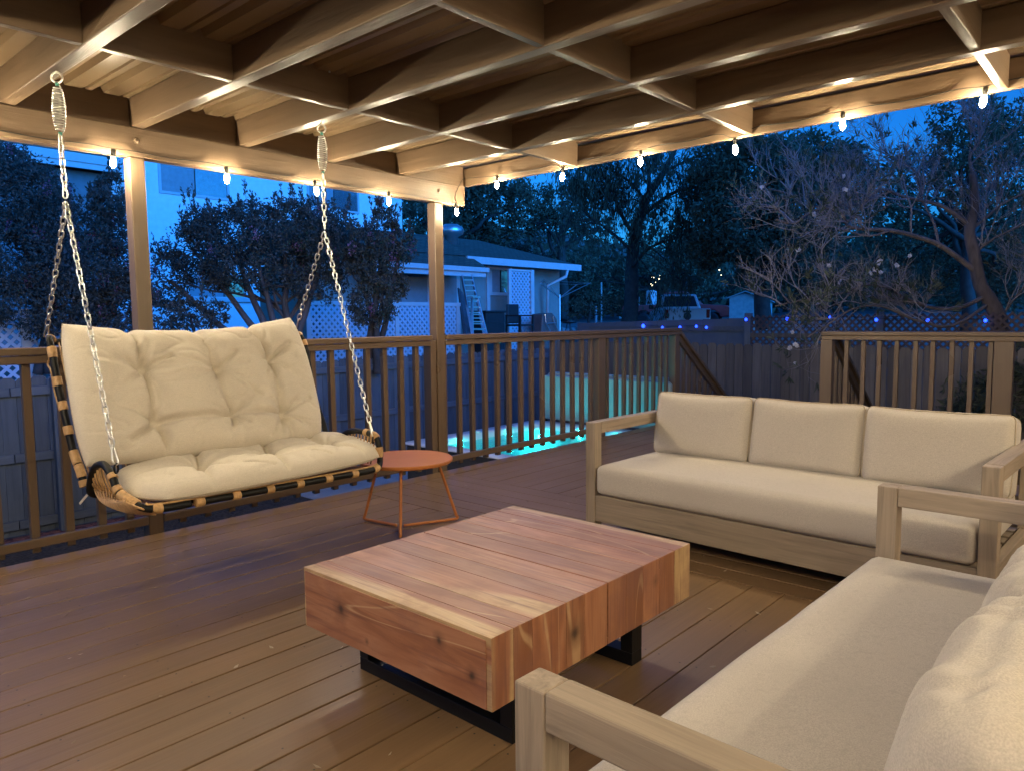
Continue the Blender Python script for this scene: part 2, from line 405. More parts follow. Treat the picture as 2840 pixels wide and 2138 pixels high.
rail_x('deck_railing', 4.097, 7.94, 'long brown deck railing section in front of the glowing hot tub', xs + [4.118], [(6.262, 6.385), (7.845, 7.938)])
# right railing (across the stair side of the deck)
XR = 7.6
def a4(x, y): return (2250+x*.2667, 880+y*.2667)
yl = onX(*a4(110,150), XR).y; zt = onX(*a4(110,150), XR).z
t = thing('deck_railing', (XR, 1.8, 0), 'brown deck railing section behind the long sofa, right of the stair opening', 'railing', 'deck railing sections')
mb = MB(); mb.tone = .4; mb.box((XR-0.02, 0.2, zt-0.038), (XR+0.12, yl, zt)); mb.build('cap_rail', M_py, t, bevel=0.005)
mb = MB(); mb.tone = .7; mb.box((XR-0.003, 0.2, zt-0.083), (XR+0.037, yl, zt-0.0405)); mb.build('sub_rail', M_py, t, bevel=0.005)
mb = MB(); mb.tone = .7; mb.box((XR, 0.2, 0.06), (XR+0.037, yl, 0.108)); mb.build('bottom_rail', M_py, t, bevel=0.005)
for pa, pb in ((85,205),(1885,2090)):
    q0 = onX(*a4(pb,620), XR).y; q1 = onX(*a4(pa,620), XR).y
    mb = MB(); mb.tone = random.random(); mb.box((XR+0.004, q0, -0.2), (XR+0.094, q1, zt-0.083)); mb.build('post', M_pz, t, bevel=0.005)
qq = [onX(*a4(x,620), XR+0.04).y for x in (355,530,695,875,1072,1250,1450,1650,1852)]
qq += [0.42, 0.58, 0.74]
for yy in qq:
    mb = MB(); mb.tone = random.random(); mb.box((XR+0.039, yy-0.019, 0.03), (XR+0.078, yy+0.019, zt-0.0405)); mb.build('baluster', M_pz, t, bevel=0.003)
# stairs and their hand rails
st = thing('deck_stairs', (8.6, 3.4, -1.0), 'brown wooden steps going down from the deck between two sloping handrails', 'stairs')
for k in range(5):
    mb = MB(); mb.tone = random.random(); mb.box((7.93+0.28*k, 2.45, -0.2-0.19*k), (7.93+0.28*k+0.29, 4.28, -0.165-0.19*k)); mb.build('tread', M_py, st, bevel=0.004)
for yy in (2.4, 4.3):
    mb = MB(); mb.prism([(7.925,-0.24),(7.925,-0.04),(9.35,-0.99),(9.1,-0.999)], 1, yy, yy+0.04)
    mb.v = [V(p) for p in mb.v]; mb.build('stringer', M_px, st)
def hand(yy, x0, label):
    t = thing('stair_handrail', (x0+0.7, yy, -0.5), label, 'handrail', 'sloping stair handrails')
    L, sl = 1.45, 0.70
    p0 = V((x0, yy, 1.05)); p1 = V((x0+L, yy, 1.05-sl*L))
    mb = MB(); mb.bar(p0, p1, 0.10, 0.038); mb.build('cap_rail', M_px, t, bevel=0.004)
    mb = MB(); mb.bar(p0-V((0,0.0,0.062)), p1-V((0,0.0,0.062)), 0.04, 0.07); mb.build('sub_rail', M_px, t, bevel=0.004)
    for k in range(10):
        x = x0+0.09+0.142*k; z = 1.05-sl*(x-x0)
        mb = MB(); mb.tone = random.random(); mb.box((x-0.02, yy+0.022, z-1.05), (x+0.02, yy+0.06, z-0.05)); mb.build('baluster', M_pz, t, bevel=0.003)
    mb = MB(); mb.box((p1.x-0.01, yy-0.045, -1.0), (p1.x+0.08, yy+0.045, p1.z)); mb.build('post', M_pz, t, bevel=0.004)
hand(4.40, 7.945, 'brown sloping stair handrail going down beside the hot tub railing')
hand(2.52, 7.72, 'brown sloping stair handrail seen through the railing behind the sofa')

# ================================================================== STRING LIGHTS
bulbprof = [(0.0,-0.062),(0.0022,-0.0605),(0.0075,-0.056),(0.0135,-0.045),(0.0152,-0.034),(0.0138,-0.021),(0.0100,-0.008),(0.0085,0.0)]
sockprof = [(0.009,-0.003),(0.0105,0.0),(0.0105,0.016),(0.0125,0.018),(0.0125,0.036),(0.009,0.040),(0.004,0.042)]
def string_lights(pos, cable, label):
    t = thing('string_lights', pos[0], label, 'string lights', 'warm bulb strings under the roof edge')
    for p in pos:
        p = V(p); tilt = Matrix.Rotation(random.uniform(-.16,.16), 3, 'X') @ Matrix.Rotation(random.uniform(-.16,.16), 3, 'Y')
        mb = MB(); mb.lathe(sockprof, p, 10, tilt); s = mb.build('socket', M_wire, t, smooth=True)
        mb = MB(); mb.lathe(bulbprof, p, 12, tilt); mb.build('bulb', M_bulb, t, smooth=True)
    mb = MB()
    for c in cable: mb.tube(c, 0.0026, 6)
    mb.build('cable', M_wire, t, smooth=True); return t
HB = [(x, 4.318, 2.118) for x in (-1.58, -0.94, -0.30, 0.34, 0.98, 1.623, 2.267, 2.894, 3.516)]
HB.append((4.205, 4.32, 2.110))
c1 = []
for i, p in enumerate(HB):
    c1.append(V(p)+V((0,0.0,0.043)))
    if i < len(HB)-2: c1.append(V(p)+V((0.1,0.034,0.055))); c1.append(V(p)+V((0.32,0.036,0.048))); c1.append(V(p)+V((0.54,0.034,0.056)))
    elif i == len(HB)-2: c1 += [V((3.7,4.352,2.17)), V((3.95,4.353,2.165)), V((4.12,4.35,2.165))]
c1b = [V((4.205,4.32,2.153)), V((4.20,4.33,2.20)), V((4.235,4.34,2.26)), V((4.30,4.352,2.345)), V((4.345,4.36,2.372))]
string_lights(HB, [arc(c1,4), arc(c1b,5)], 'string of warm bulbs along the front beam behind the hanging swing')
RB = [(4.335, y, z) for y, z in ((3.993,2.30),(3.344,2.275),(2.69,2.29),(2.024,2.262),(1.399,2.298),(0.733,2.292),(0.08,2.285),(-0.57,2.285),(-1.2,2.285))]
c2 = [V((4.345,4.36,2.372)), V((4.362,4.2,2.362))]
for i, p in enumerate(RB):
    c2.append(V(p)+V((0,0,0.043)))
    if i < len(RB)-1: c2.append(V((4.364, p[1]-0.12, 2.352))); c2.append(V((4.364, p[1]-0.33, 2.343))); c2.append(V((4.364, p[1]-0.54, 2.352)))
string_lights(RB, [arc(c2,4)], 'string of warm bulbs along the far roof edge above the long sofa')
WB = [(x, -1.57, 2.26) for x in (3.7, 2.9, 2.1, 1.3, 0.5, -0.3, -1.1)]
c3 = []
for p in WB: c3 += [V(p)+V((0,0,0.043)), V(p)+V((-0.4,-0.02,0.02))]
string_lights(WB, [arc(c3,4)], 'string of warm bulbs along the house wall behind the near sofa')
LB = [(-0.55, y, 2.24) for y in (-1.2, -0.75, -0.3, 0.15, 0.6, 1.05, 1.5, 2.1, 2.7, 3.3)]  # unseen bulbs, brought in under the roof to brighten the near seats
c4 = []
for p in LB: c4 += [V(p)+V((0,0,0.043)), V(p)+V((0,0.3,0.02))]
string_lights(LB, [arc(c4,4)], 'unseen string of warm bulbs added beside the camera to light the near sofa')

# globe lanterns added out of view on the house wall to brighten near furniture
for x in (0.7, 3.1):
    t = thing('added_lantern', (x, -1.62, 1.95), 'added unseen lantern lighting the deck from the house wall by the %s' % ('sofa corner' if x > 2 else 'camera'), 'added lantern', 'added lanterns out of view')
    mb = MB(); mb.box((x-0.06, -1.619, 1.88), (x+0.06, -1.59, 2.06)); mb.box((x-0.015, -1.59, 2.02), (x+0.015, -1.47, 2.045)); mb.build('bracket', M_blackmetal, t, bevel=0.004)
    mb = MB(); mb.lathe([(0.10,-0.01),(0.105,0.0),(0.09,0.06),(0.05,0.10),(0,0.105)], (x, -1.46, 1.94), 18); mb.build('cap', M_blackmetal, t, smooth=True)
    mb = MB(); mb.lathe([(0.085*sin(pi*k/10), -0.085*cos(pi*k/10)) for k in range(11)], (x, -1.46, 1.93), 18); mb.build('globe', M_addlamp, t, smooth=True)

for px, py in ((506,93),(657,135),(914,200),(1196,291),(1222,299),(1016,40),(1330,60)):
    p = onZ(px, py, 2.466); mb = MB(); mb.box(p-V((.004,.003,.004)), p+V((.004,.003,.003))); mb.build('screw_tip', M_concrete, cover)
# ================================================================== COFFEE TABLE
ct = thing('coffee_table', (1.87, 1.70, 0), 'chunky reddish hardwood coffee table with two plank blocks on black steel frame legs', 'coffee table')
def tablewood(name, axis):
    m, nt, b = new_mat(name); sc = [9.0]*3; sc[axis] = 1.1
    co, tone, tc = coords(nt, tuple(sc))
    n = N(nt, 'ShaderNodeTexNoise', Scale=1.0, Detail=5.0, Roughness=0.5, Distortion=1.1); nt.links.new(co, n.inputs['Vector'])
    wv = N(nt, 'ShaderNodeMath', operation='MULTIPLY'); wv.inputs[1].default_value = 6.0; nt.links.new(n.outputs[0], wv.inputs[0])
    fr = N(nt, 'ShaderNodeMath', operation='PINGPONG'); fr.inputs[1].default_value = 1.0; nt.links.new(wv.outputs[0], fr.inputs[0])
    sc2 = [90.0]*3; sc2[axis] = 4.0
    co2, _, _ = coords(nt, tuple(sc2)); f = N(nt, 'ShaderNodeTexNoise', Scale=1.0, Detail=4.0); nt.links.new(co2, f.inputs['Vector'])
    red = ramp(nt, fr.outputs[0], [(0.0, (0.25,0.098,0.048)), (0.5, (0.31,0.128,0.064)), (1.0, (0.37,0.170,0.090))])
    sap = ramp(nt, fr.outputs[0], [(0.0, (0.38,0.24,0.115)), (1.0, (0.52,0.35,0.18))])
    # sapwood runs along some boards' edges
    n3 = N(nt, 'ShaderNodeTexNoise', Scale=0.42, Detail=2.0, Distortion=0.4); nt.links.new(co, n3.inputs['Vector'])
    add = N(nt, 'ShaderNodeMath', operation='ADD'); nt.links.new(n3.outputs[0], add.inputs[0])
    tm = maprange(nt, tone, 0.0, 1.0, -0.12, 0.30); nt.links.new(tm, add.inputs[1])
    msk = maprange(nt, add.outputs[0], 0.685, 0.71, 0.0, 1.0)
    hv = N(nt, 'ShaderNodeHueSaturation'); fr2 = N(nt, 'ShaderNodeMath', operation='FRACT'); m3 = N(nt, 'ShaderNodeMath', operation='MULTIPLY'); m3.inputs[1].default_value = 7.77
    nt.links.new(tone, m3.inputs[0]); nt.links.new(m3.outputs[0], fr2.inputs[0]); nt.links.new(maprange(nt, fr2.outputs[0], 0, 1, 0.82, 1.14), hv.inputs['Value']); nt.links.new(red, hv.inputs['Color'])
    c = mixc(nt, hv.outputs[0], sap, msk)
    ns = N(nt, 'ShaderNodeTexNoise', Scale=0.75, Detail=1.0, Distortion=0.3); nt.links.new(co, ns.inputs['Vector'])
    pk = N(nt, 'ShaderNodeMath', operation='SUBTRACT'); pk.inputs[1].default_value = 0.60; nt.links.new(ns.outputs[0], pk.inputs[0])
    ab = N(nt, 'ShaderNodeMath', operation='ABSOLUTE'); nt.links.new(pk.outputs[0], ab.inputs[0])
    c = mixc(nt, c, (0.56,0.37,0.20), maprange(nt, ab.outputs[0], 0.003, 0.009, 0.55, 0.0))
    c = mixc(nt, c, (0.16,0.06,0.045), maprange(nt, f.outputs[0], 0.52, 0.74, 0, 0.75))
    big = N(nt, 'ShaderNodeTexNoise', Scale=2.6, Detail=6.0, Roughness=0.7); nt.links.new(tc.outputs['Object'], big.inputs['Vector'])
    c = mixc(nt, c, (0.20,0.09,0.075), maprange(nt, big.outputs[0], 0.50, 0.70, 0, 0.7))
    # knots
    for kx, ky, kz, s in ((1.332,1.93,0.315,0.021),(1.332,1.47,0.345,0.014),(1.332,1.345,0.285,0.013),(1.70,1.266,0.30,0.026),(2.16,1.266,0.33,0.012),(1.332,1.80,0.245,0.006)):
        d = N(nt, 'ShaderNodeVectorMath', operation='DISTANCE'); d.inputs[1].default_value = (kx-1.87, ky-1.70, kz)
        sx = N(nt, 'ShaderNodeVectorMath', operation='ADD'); nt.links.new(tc.outputs['Object'], sx.inputs[0])
        dn = N(nt, 'ShaderNodeTexNoise', Scale=28.0); nt.links.new(tc.outputs['Object'], dn.inputs['Vector'])
        sm = N(nt, 'ShaderNodeVectorMath', operation='SCALE'); sm.inputs['Scale'].default_value = 0.012; nt.links.new(dn.outputs['Color'], sm.inputs[0]); nt.links.new(sm.outputs[0], sx.inputs[1])
        nt.links.new(sx.outputs[0], d.inputs[0])
        c = mixc(nt, c, (0.13,0.055,0.03), maprange(nt, d.outputs['Value'], s, s*2.4, 0.55, 0.0))
        c = mixc(nt, c, (0.035,0.022,0.018), maprange(nt, d.outputs['Value'], s*0.3, s, 0.9, 0.0))
    nt.links.new(c, b.inputs['Base Color'])
    nt.links.new(maprange(nt, big.outputs[0], 0.3, 0.7, 0.34, 0.52), b.inputs['Roughness'])
    bump(nt, b, f.outputs[0], 0.22, 0.002); return m
M_taby = tablewood('acacia_y', 1); M_tabz = tablewood('acacia_z', 2)
TX0, TX1, TY0, TY1, TZ0, TZ1 = 1.334, 2.398, 1.268, 2.134, 0.199, 0.400
def r8(x, y): return (800+x*.5334, 1250+y*.5334)
edges = [onZ(*r8(*p), TZ1).x for p in ((1168,918),(1265,870),(1435,785),(1530,738))]
nx = [TX0] + edges + [1.862]
ex2 = [onZ(*r8(*p), TZ1).x for p in ((1750,636),(1835,592),(1915,550),(1988,512))]
fx = [1.868] + ex2 + [TX1]
def block(name, xs, tones, front):
    mb = MB()
    for i in range(len(xs)-1):
        a, b2 = xs[i], xs[i+1]; mb.tone = tones[i]
        x0 = a + (0.0004 if i else 0.0); x1 = b2 - 0.0004
        if i == 0 and front: x0 = a + 0.0
        # top / sides share the board; faces on the long sides get vertical grain
        vs = [(x0,TY0,TZ0),(x1,TY0,TZ0),(x1,TY1,TZ0),(x0,TY1,TZ0),(x0,TY0,TZ1),(x1,TY0,TZ1),(x1,TY1,TZ1),(x0,TY1,TZ1)]
        o = len(mb.v); mb.v += [V(p) for p in vs]
        for f, k in (((0,3,2,1),0),((4,5,6,7),0),((0,1,5,4),1),((1,2,6,5),0),((2,3,7,6),1),((3,0,4,7),0)):
            mb.mi = k; mb.face([o+q for q in f])
    if front:
        mb.mi = 0; mb.tone = 0.08; mb.box((TX0-0.003, TY0+0.018, TZ0+0.001), (TX0+0.0, TY1-0.010, TZ1-0.010))
    return mb.build(name, [M_taby, M_tabz], ct, bevel=0.0028)
block('plank_block', nx, [0.95, 0.13, 0.22, 0.26, 0.10], True)
block('plank_block', fx, [0.18, 0.13, 0.24, 0.28, 0.92], False)
for xa in (1.505, 2.14):
    mb = MB(); a0, a1 = 1.352, 2.07; w = 0.065; tb = 0.048
    mb.box((xa, a0, 0.0), (xa+w, a1, 0.045)); mb.box((xa, a0, 0.150), (xa+w, a1, 0.198))
    mb.box((xa, a0, 0.0455), (xa+w, a0+tb, 0.1495)); mb.box((xa, a1-tb, 0.0455), (xa+w, a1, 0.1495))
    mb.build('leg_frame', M_blackmetal, ct, bevel=0.002)

# ================================================================== SIDE TABLE
SX, SY, SZ = 2.80, 3.34, 0.405
sd = thing('side_table', (SX, SY, 0), 'small round orange metal side table beside the hanging swing', 'side table')
mb = MB(); mb.lathe([(0,-0.018),(0.262,-0.018),(0.272,-0.016),(0.277,-0.008),(0.277,0.002),(0.272,0.006),(0.262,0.0045),(0,0.0045)], (SX,SY,SZ), 48)
mb.build('tabletop', M_orange, sd, smooth=False, bevel=0)
hub = V((2.745, 3.345, 0.012))
feet = [V((2.705,3.635,0.012)), V((2.60,3.165,0.012)), V((3.075,3.195,0.012))]
for ft in feet:
    top = V((SX,SY,SZ-0.016)) + (ft - V((SX,SY,0))).normalized()*0.19; top.z = SZ-0.016
    inn = hub + (ft-hub).normalized()*0.025
    k = ft - (ft-hub).normalized()*0.035; k2 = ft.lerp(top, 0.10)
    mb = MB(); mb.tube(arc([inn, inn.lerp(k,0.5), k, ft+V((0,0,0.006)), k2, ft.lerp(top,0.5), top], 5), 0.0088, 10); mb.build('leg', M_orange, sd, smooth=True)

# ================================================================== SOFAS
def rbox(w, d, h, r, n, puff=(0,0,0), wrinkle=0.0, seed=0, sag=0.0, wfreq=6.0, fold=0.0):
    """soft box centred on the origin: rounded edges, bulging faces, optional creases"""
    mb = MB(); half = V((w/2, d/2, h/2)); idx = {}
    def key(i, j, k):
        if (i,j,k) in idx: return idx[(i,j,k)]
        a, b, c = [2*q/m-1 for q, m in zip((i,j,k), n)]
        p = V((a*half.x, b*half.y, c*half.z))
        q = V([max(-(half[t]-r), min(half[t]-r, p[t])) for t in range(3)])
        dd = p-q
        if dd.length > 1e-6:
            # map the square shell to a round one
            m_ = max(abs(dd.x), abs(dd.y), abs(dd.z)); p = q + dd.normalized()*m_
        p.x += (1 if a > 0 else -1)*abs(a)**3*puff[0]*(1-b*b)*(1-c*c)
        p.y += (1 if b > 0 else -1)*abs(b)**3*puff[1]*(1-a**4)*(1-c**4)
        p.z += (1 if c > 0 else -1)*abs(c)**3*puff[2]*(1-a**4)*(1-b**4)
        if fold and c > -0.2: p += V((0.35,-1,0.5))*(fold*sin(p.x*62+9*noise.noise(V((p.x*4,p.y*9,p.z*7+seed)))+p.z*26)*max(0,c+0.2)*(1-a**6))
        if sag: p.z -= sag*(1-a*a)*max(0, c)
        if wrinkle:
            s = V((p.x*wfreq+seed*7.1, p.y*wfreq, p.z*wfreq*0.6))
            dsp = noise.noise(s)*0.6 + (0.5-abs(noise.noise(s*2.3+V((3,1,2)))))*0.4
            p += p.normalized()*dsp*wrinkle
        idx[(i,j,k)] = len(mb.v); mb.v.append(p); return idx[(i,j,k)]
    nx, ny, nz = n
    for i in range(nx):
        for j in range(ny):
            for k in (0, nz): mb.face([key(i,j,k), key(i+1,j,k), key(i+1,j+1,k), key(i,j+1,k)])
    for i in range(nx):
        for k in range(nz):
            for j in (0, ny): mb.face([key(i,j,k), key(i+1,j,k), key(i+1,j,k+1), key(i,j,k+1)])
    for j in range(ny):
        for k in range(nz):
            for i in (0, nx): mb.face([key(i,j,k), key(i,j+1,k), key(i,j+1,k+1), key(i,j,k+1)])
    mb.idx = idx; mb.n = n; return mb
def piping(src, M, which, lift=0.002):
    """tube along the soft box's rim at the front or back face"""
    nx, ny, nz = src.n; b = 0 if which == 'front' else ny; off = 1 if which == 'front' else ny-1
    loop = [(i, off, 0) for i in range(0, nx)] + [(nx, off, k) for k in range(0, nz)] + [(i, off, nz) for i in range(nx, 0, -1)] + [(0, off, k) for k in range(nz, 0, -1)]
    pts = []
    for q in loop:
        if q in src.idx: p = src.v[src.idx[q]]; c = V((p.x, 0, p.z)); pts.append(M @ (p + c.normalized()*lift))
    mb = MB(); mb.tube(pts, 0.0030, 6, closed=True); return mb
def sofa(name, loc, rot, label, L, pillows, lean, seedo):
    t = thing(name, loc, label, 'sofa', 'teak framed outdoor sofas', rot, local=True)
    D, PW, AH = 0.86, 0.064, 0.642
    for u0 in (0.0, L-PW):
        for v0, nm in ((0.0, 'leg'), (D-PW, 'leg')):
            mb = MB(); mb.tone = random.random(); mb.box((u0, v0, 0.0), (u0+PW, v0+PW, AH-0.001 if v0 == 0 else AH-0.0655)); mb.build(nm, M_tz, t, bevel=0.004)
        mb = MB(); mb.tone = random.random(); mb.box((u0+0.0005, PW+0.0006, AH-0.065), (u0+PW-0.0005, D-0.001, AH)); mb.build('armrest', M_ty, t, bevel=0.004)
        mb = MB(); mb.tone = random.random(); mb.box((u0+0.012, PW, 0.09), (u0+PW-0.012, D-PW, 0.232)); mb.build('side_rail', M_ty, t, bevel=0.003)
    mb = MB(); mb.tone = random.random(); mb.box((PW, 0.004, 0.082), (L-PW, 0.032, 0.232)); mb.build('front_apron', M_tx, t, bevel=0.004)
    mb = MB(); mb.box((PW, D-0.03, 0.09), (L-PW, D-0.004, 0.232)); mb.build('back_apron', M_tx, t, bevel=0.003)
    mb = MB()
    for z in (0.34, 0.46, 0.58): mb.box((PW, D-0.04, z-0.035), (L-PW, D-0.012, z+0.035))
    mb.build('backrest_slats', M_tx, t, bevel=0.003)
    mb = MB()
    for k in range(7): mb.box((PW, 0.05+0.115*k, 0.2), (L-PW, 0.13+0.115*k, 0.222))
    mb.build('seat_slats', M_tx, t)
    # seat cushion
    w, d, h = L-2*PW-0.012, 0.80, 0.168
    c = rbox(w, d, h, 0.034, (56, 26, 8), (0.004, 0.006, 0.012), 0.0045, seedo, 0, 3.0)
    M = Matrix.Translation((L/2, 0.004+d/2-0.012, 0.236+h/2))
    p = piping(c, M, 'front'); c.v = [M @ q for q in c.v]
    sc = c.build('seat_cushion', M_sofa, t, smooth=True)
    # back cushions
    for k, (u0, u1, v0, zz, ln, yaw, wr) in enumerate(pillows):
        w = u1-u0; d = 0.17; h = 0.375
        c = rbox(w, d, h, 0.034 if wr < 0.009 else 0.05, (44, 10, 26), (0.008, 0.030 if wr < 0.009 else 0.055, 0.010), wr, seedo+k+1, 0.012, 7.0, 0.0042 if wr > 0.009 else 0.0)
        M = Matrix.Translation(((u0+u1)/2, v0+d/2, zz)) @ Matrix.Rotation(yaw, 4, 'Z') @ Matrix.Rotation(-ln, 4, 'X') @ Matrix.Translation((0,0,h/2))
        p = piping(c, M, 'front'); p2 = piping(c, M, 'back'); c.v = [M @ q for q in c.v]
        bc = c.build('back_cushion', M_sofa, t, smooth=True)
        p.v += []; 
        if wr < 0.009:
            p.build('piping', M_pipe, bc, loc=(0,0,0), smooth=True); p2.build('piping', M_pipe, bc, loc=(0,0,0), smooth=True)
    return t
# far sofa: front left corner, turned two degrees
def local(loc, rot):
    return lambda p: Matrix.Rotation(-rot, 3, 'Z') @ (V(p)-V(loc))
rA = radians(-92.0); LA = (3.36, 2.435, 0)
fa = local(LA, rA)
def cu(x, xx):
    p = onX(1700+x*.5154, 700+1000*.5154, xx); return fa((p.x, p.y, 0)).x
sofa('outdoor_sofa', LA, rA, 'beige three cushion sofa with weathered teak frame in front of the railing', 1.99,
     [(0.088, 0.688, 0.545, 0.392, 0.17, 0.02, 0.006), (0.698, 1.292, 0.55, 0.392, 0.19, -0.01, 0.006), (1.305, 1.93, 0.54, 0.392, 0.18, 0.015, 0.007)], 0.2, 11)
rB = radians(178.7); LB_ = (2.757, 0.718, 0)
sofa('outdoor_sofa', LB_, rB, 'beige outdoor sofa nearest the camera, cut by the right frame edge', 1.905,
     [(0.08, 0.66, 0.49, 0.392, 0.22, 0.02, 0.015), (0.665, 1.235, 0.485, 0.388, 0.27, -0.01, 0.020), (1.24, 1.83, 0.50, 0.388, 0.22, 0.03, 0.010)], 0.2, 23)
# ================================================================== HANGING SWING
sw = thing('swing_chair', (1.8, 3.6, 0.42), 'cream cushioned hanging swing with black tube and rattan frame on galvanised chains', 'hanging swing')
def link_chain(pts, name, pitch=0.0345, wire=0.0036, start=0):
    TL_ = sum(((V(b)-V(a)).length for a, b in zip(pts, pts[1:]))); pitch = TL_/max(1, round(TL_/pitch)); P = along(pts, pitch*0.99999); mb = MB()
    for i in range(len(P)-1):
        a, b = P[i], P[i+1]; d = (b-a).normalized(); c = (a+b)/2
        s = d.cross(V((0.62,-0.78,0.05))); s.normalize(); n = d.cross(s)
        w = s if (i+start) % 2 == 0 else n
        hl = pitch/2 + 0.0035; hw = 0.0100; ring = []
        for k in range(8):
            q = -pi/2 + pi*k/7; ring.append(c + d*(hl-hw+hw*cos(q)*1.0+0.0) + w*(hw*sin(q)))
        for k in range(8):
            q = pi/2 + pi*k/7; ring.append(c - d*(hl-hw) + d*(hw*cos(q)) + w*(hw*sin(q)))
        mb.tube(ring, wire, 6, closed=True)
    return mb.build(name, M_chain, sw, smooth=True)
def carabiner(p0, p1, side):
    d = (p1-p0); L = d.length; d.normalize(); s = d.cross(V((0.62,-0.78,0))).normalized()*side; pts = []
    for k in range(10): q = pi*k/9; pts.append(p0 + d*0.010 - d*0.010*sin(q) + s*0.008*cos(q))
    for k in range(12): q = pi + pi*k/11; pts.append(p1 - d*0.017 - d*0.017*sin(q) + s*0.019*cos(q))
    mb = MB(); mb.tube(pts, 0.0042, 8, closed=True); mb.build('carabiner', M_chain, sw, smooth=True)
def hang(hook, split, front, rear):
    hook, split, front, rear = map(V, (hook, split, front, rear))
    mb = MB(); ring = [hook + V((0.022*cos(2*pi*k/20)*0.78, -0.022*cos(2*pi*k/20)*0.62, 0.022*sin(2*pi*k/20))) for k in range(20)]
    mb.tube(ring, 0.0045, 8, closed=True); mb.bar(hook+V((0,0,0.02)), V((hook.x,hook.y,2.312)), 0.009, 0.009)
    mb.build('eye_hook', M_chain, sw, smooth=True)
    z1 = hook.z-0.040; z0 = z1-0.185; pts = []
    for k in range(17*12+1):
        t = k/(17*12); q = 2*pi*17*t; r = 0.013 + 0.0125*sin(pi*min(1, max(0, t)))**0.7
        pts.append(V((hook.x+r*cos(q), hook.y+r*sin(q), z1-(z1-z0)*t)))
    pts = [V((hook.x, hook.y, z1+0.022))]+pts+[V((hook.x, hook.y, z0-0.018))]
    mb = MB(); mb.tube(pts, 0.0030, 6); mb.build('spring', M_chain, sw, smooth=True)
    for z in (z1+0.012, z0-0.012):
        mb = MB(); mb.lathe([(0,-0.008),(0.008,-0.006),(0.008,0.006),(0,0.008)], (hook.x, hook.y, z), 10); mb.build('thread_tie', M_green, sw, smooth=True)
    link_chain([V((hook.x,hook.y,z0-0.018)), split+V((0,0,0.02))], 'chain')
    link_chain([split, front+(split-front).normalized()*0.085], 'chain')
    link_chain([split+V((0,0.002,-0.004)), rear+(split-rear).normalized()*0.065], 'chain', start=1)
    carabiner(front+(split-front).normalized()*0.088, front+V((0,0,0.004)), 1)
    carabiner(rear+(split-rear).normalized()*0.068, rear, -1)
    mb = MB(); c = front-V((0,0,0.012)); mb.tube([c+V((0.017*cos(2*pi*k/16)*.7, 0.017*cos(2*pi*k/16)*.7, 0.020*sin(2*pi*k/16))) for k in range(16)], 0.0045, 8, closed=True)
    mb.build('ring', M_blackmetal, sw, smooth=True)
LF, LR = onX(322,1290,1.175), onX(127,934,1.172)
RF, RRr = onX(1035,1212,2.47), onX(817,924,2.46)
hang((1.161,3.655,2.283), (1.165,3.652,1.752), LF, LR)
hang((2.419,3.535,2.275), (2.425,3.545,1.715), RF, RRr)
# ---- frame tubes
def L_(px, py, X): return onX(px, py, X)
hl = [V((1.42,3.150,0.437)), V((1.30,3.150,0.440)), V((1.225,3.175,0.456)), L_(332,1366,1.185), L_(312,1322,1.18), L_(290,1289,1.178), L_(270,1290,1.178), L_(259,1306,1.18), L_(252,1334,1.185), V((1.20,3.66,0.445)), V((1.30,3.68,0.42)), V((1.42,3.68,0.415))]
hr = [V((2.36,3.150,0.425)), V((2.44,3.155,0.432)), V((2.487,3.185,0.462)), L_(1048,1222,2.485), L_(1030,1203,2.482), L_(985,1194,2.482), L_(955,1203,2.48), V((2.485,3.60,0.50)), V((2.47,3.66,0.44)), V((2.40,3.68,0.42)), V((2.30,3.68,0.415))]
front = [V((1.42,3.150,0.437)), V((1.9,3.147,0.431)), V((2.36,3.150,0.425))]
mb = MB(); mb.tube(arc(hl,6)+arc(front,6)[1:-1]+arc(hr,6), 0.0165, 12); mb.tube([V((1.42,3.68,0.415)), V((2.30,3.68,0.415))], 0.0165, 10)
seatframe = mb.build('seat_frame', M_blackmetal, sw, smooth=True)
lb = [L_(235,1349,1.192), L_(223,1305,1.187), L_(202,1246,1.182), L_(180,1150,1.176), L_(160,1061,1.172), L_(143,968,1.17)]
tl = [L_(136,940,1.17), onY(150,945,4.075), onY(185,950,4.085)]
tr = [onY(770,934,4.0), onY(806,928,3.985), L_(832,932,2.50), L_(848,968,2.515)]
rb = [L_(857,1015,2.52), V((2.52,3.86,0.80)), V((2.51,3.74,0.60)), V((2.49,3.67,0.46))]
mb = MB(); mb.tube(arc(lb+tl+[onY(460,948,4.05)]+tr+rb,6), 0.0165, 12)
backframe = mb.build('back_frame', M_blackmetal, sw, smooth=True)
# ---- rattan bindings: ridged wraps along the tubes
def wrap(path, a, b, r=0.0195):
    P = along(arc(path,10), 0.0018); i0 = int(a/0.0018); i1 = min(len(P)-1, int(b/0.0018)); seg = P[i0:i1+1]
    if len(seg) < 4: return
    rr = [r + 0.0016*abs(sin(pi*k/2.6)) for k in range(len(seg))]
    mb = MB(); mb.tone = random.random(); mb.tube(seg, rr, 12); return mb
def plen(path): P = arc(path,10); return sum((q-p).length for p, q in zip(P, P[1:]))
fpath = [V((1.24,3.168,0.452))]+hl[1:2]+front+hr[1:3]
P = along(arc(fpath,10), 0.0018)
for px in (437, 552, 653, 747, 829, 909, 982, 1043):
    X = onY(px, 1380-(px-437)*0.173, 3.15).x
    i = min(range(len(P)), key=lambda k: abs(P[k].x-X)); s0 = i*0.0018
    m_ = wrap(fpath, s0-0.019, s0+0.019)
    if m_: m_.build('rattan_binding', M_rattan, seatframe, smooth=True)
for a, b in ((0.03,0.085),(0.135,0.165),(0.205,0.225)): 
    m_ = wrap(hl[2:10], a, b, 0.0200); m_.build('rattan_binding', M_rattan, seatframe, smooth=True)
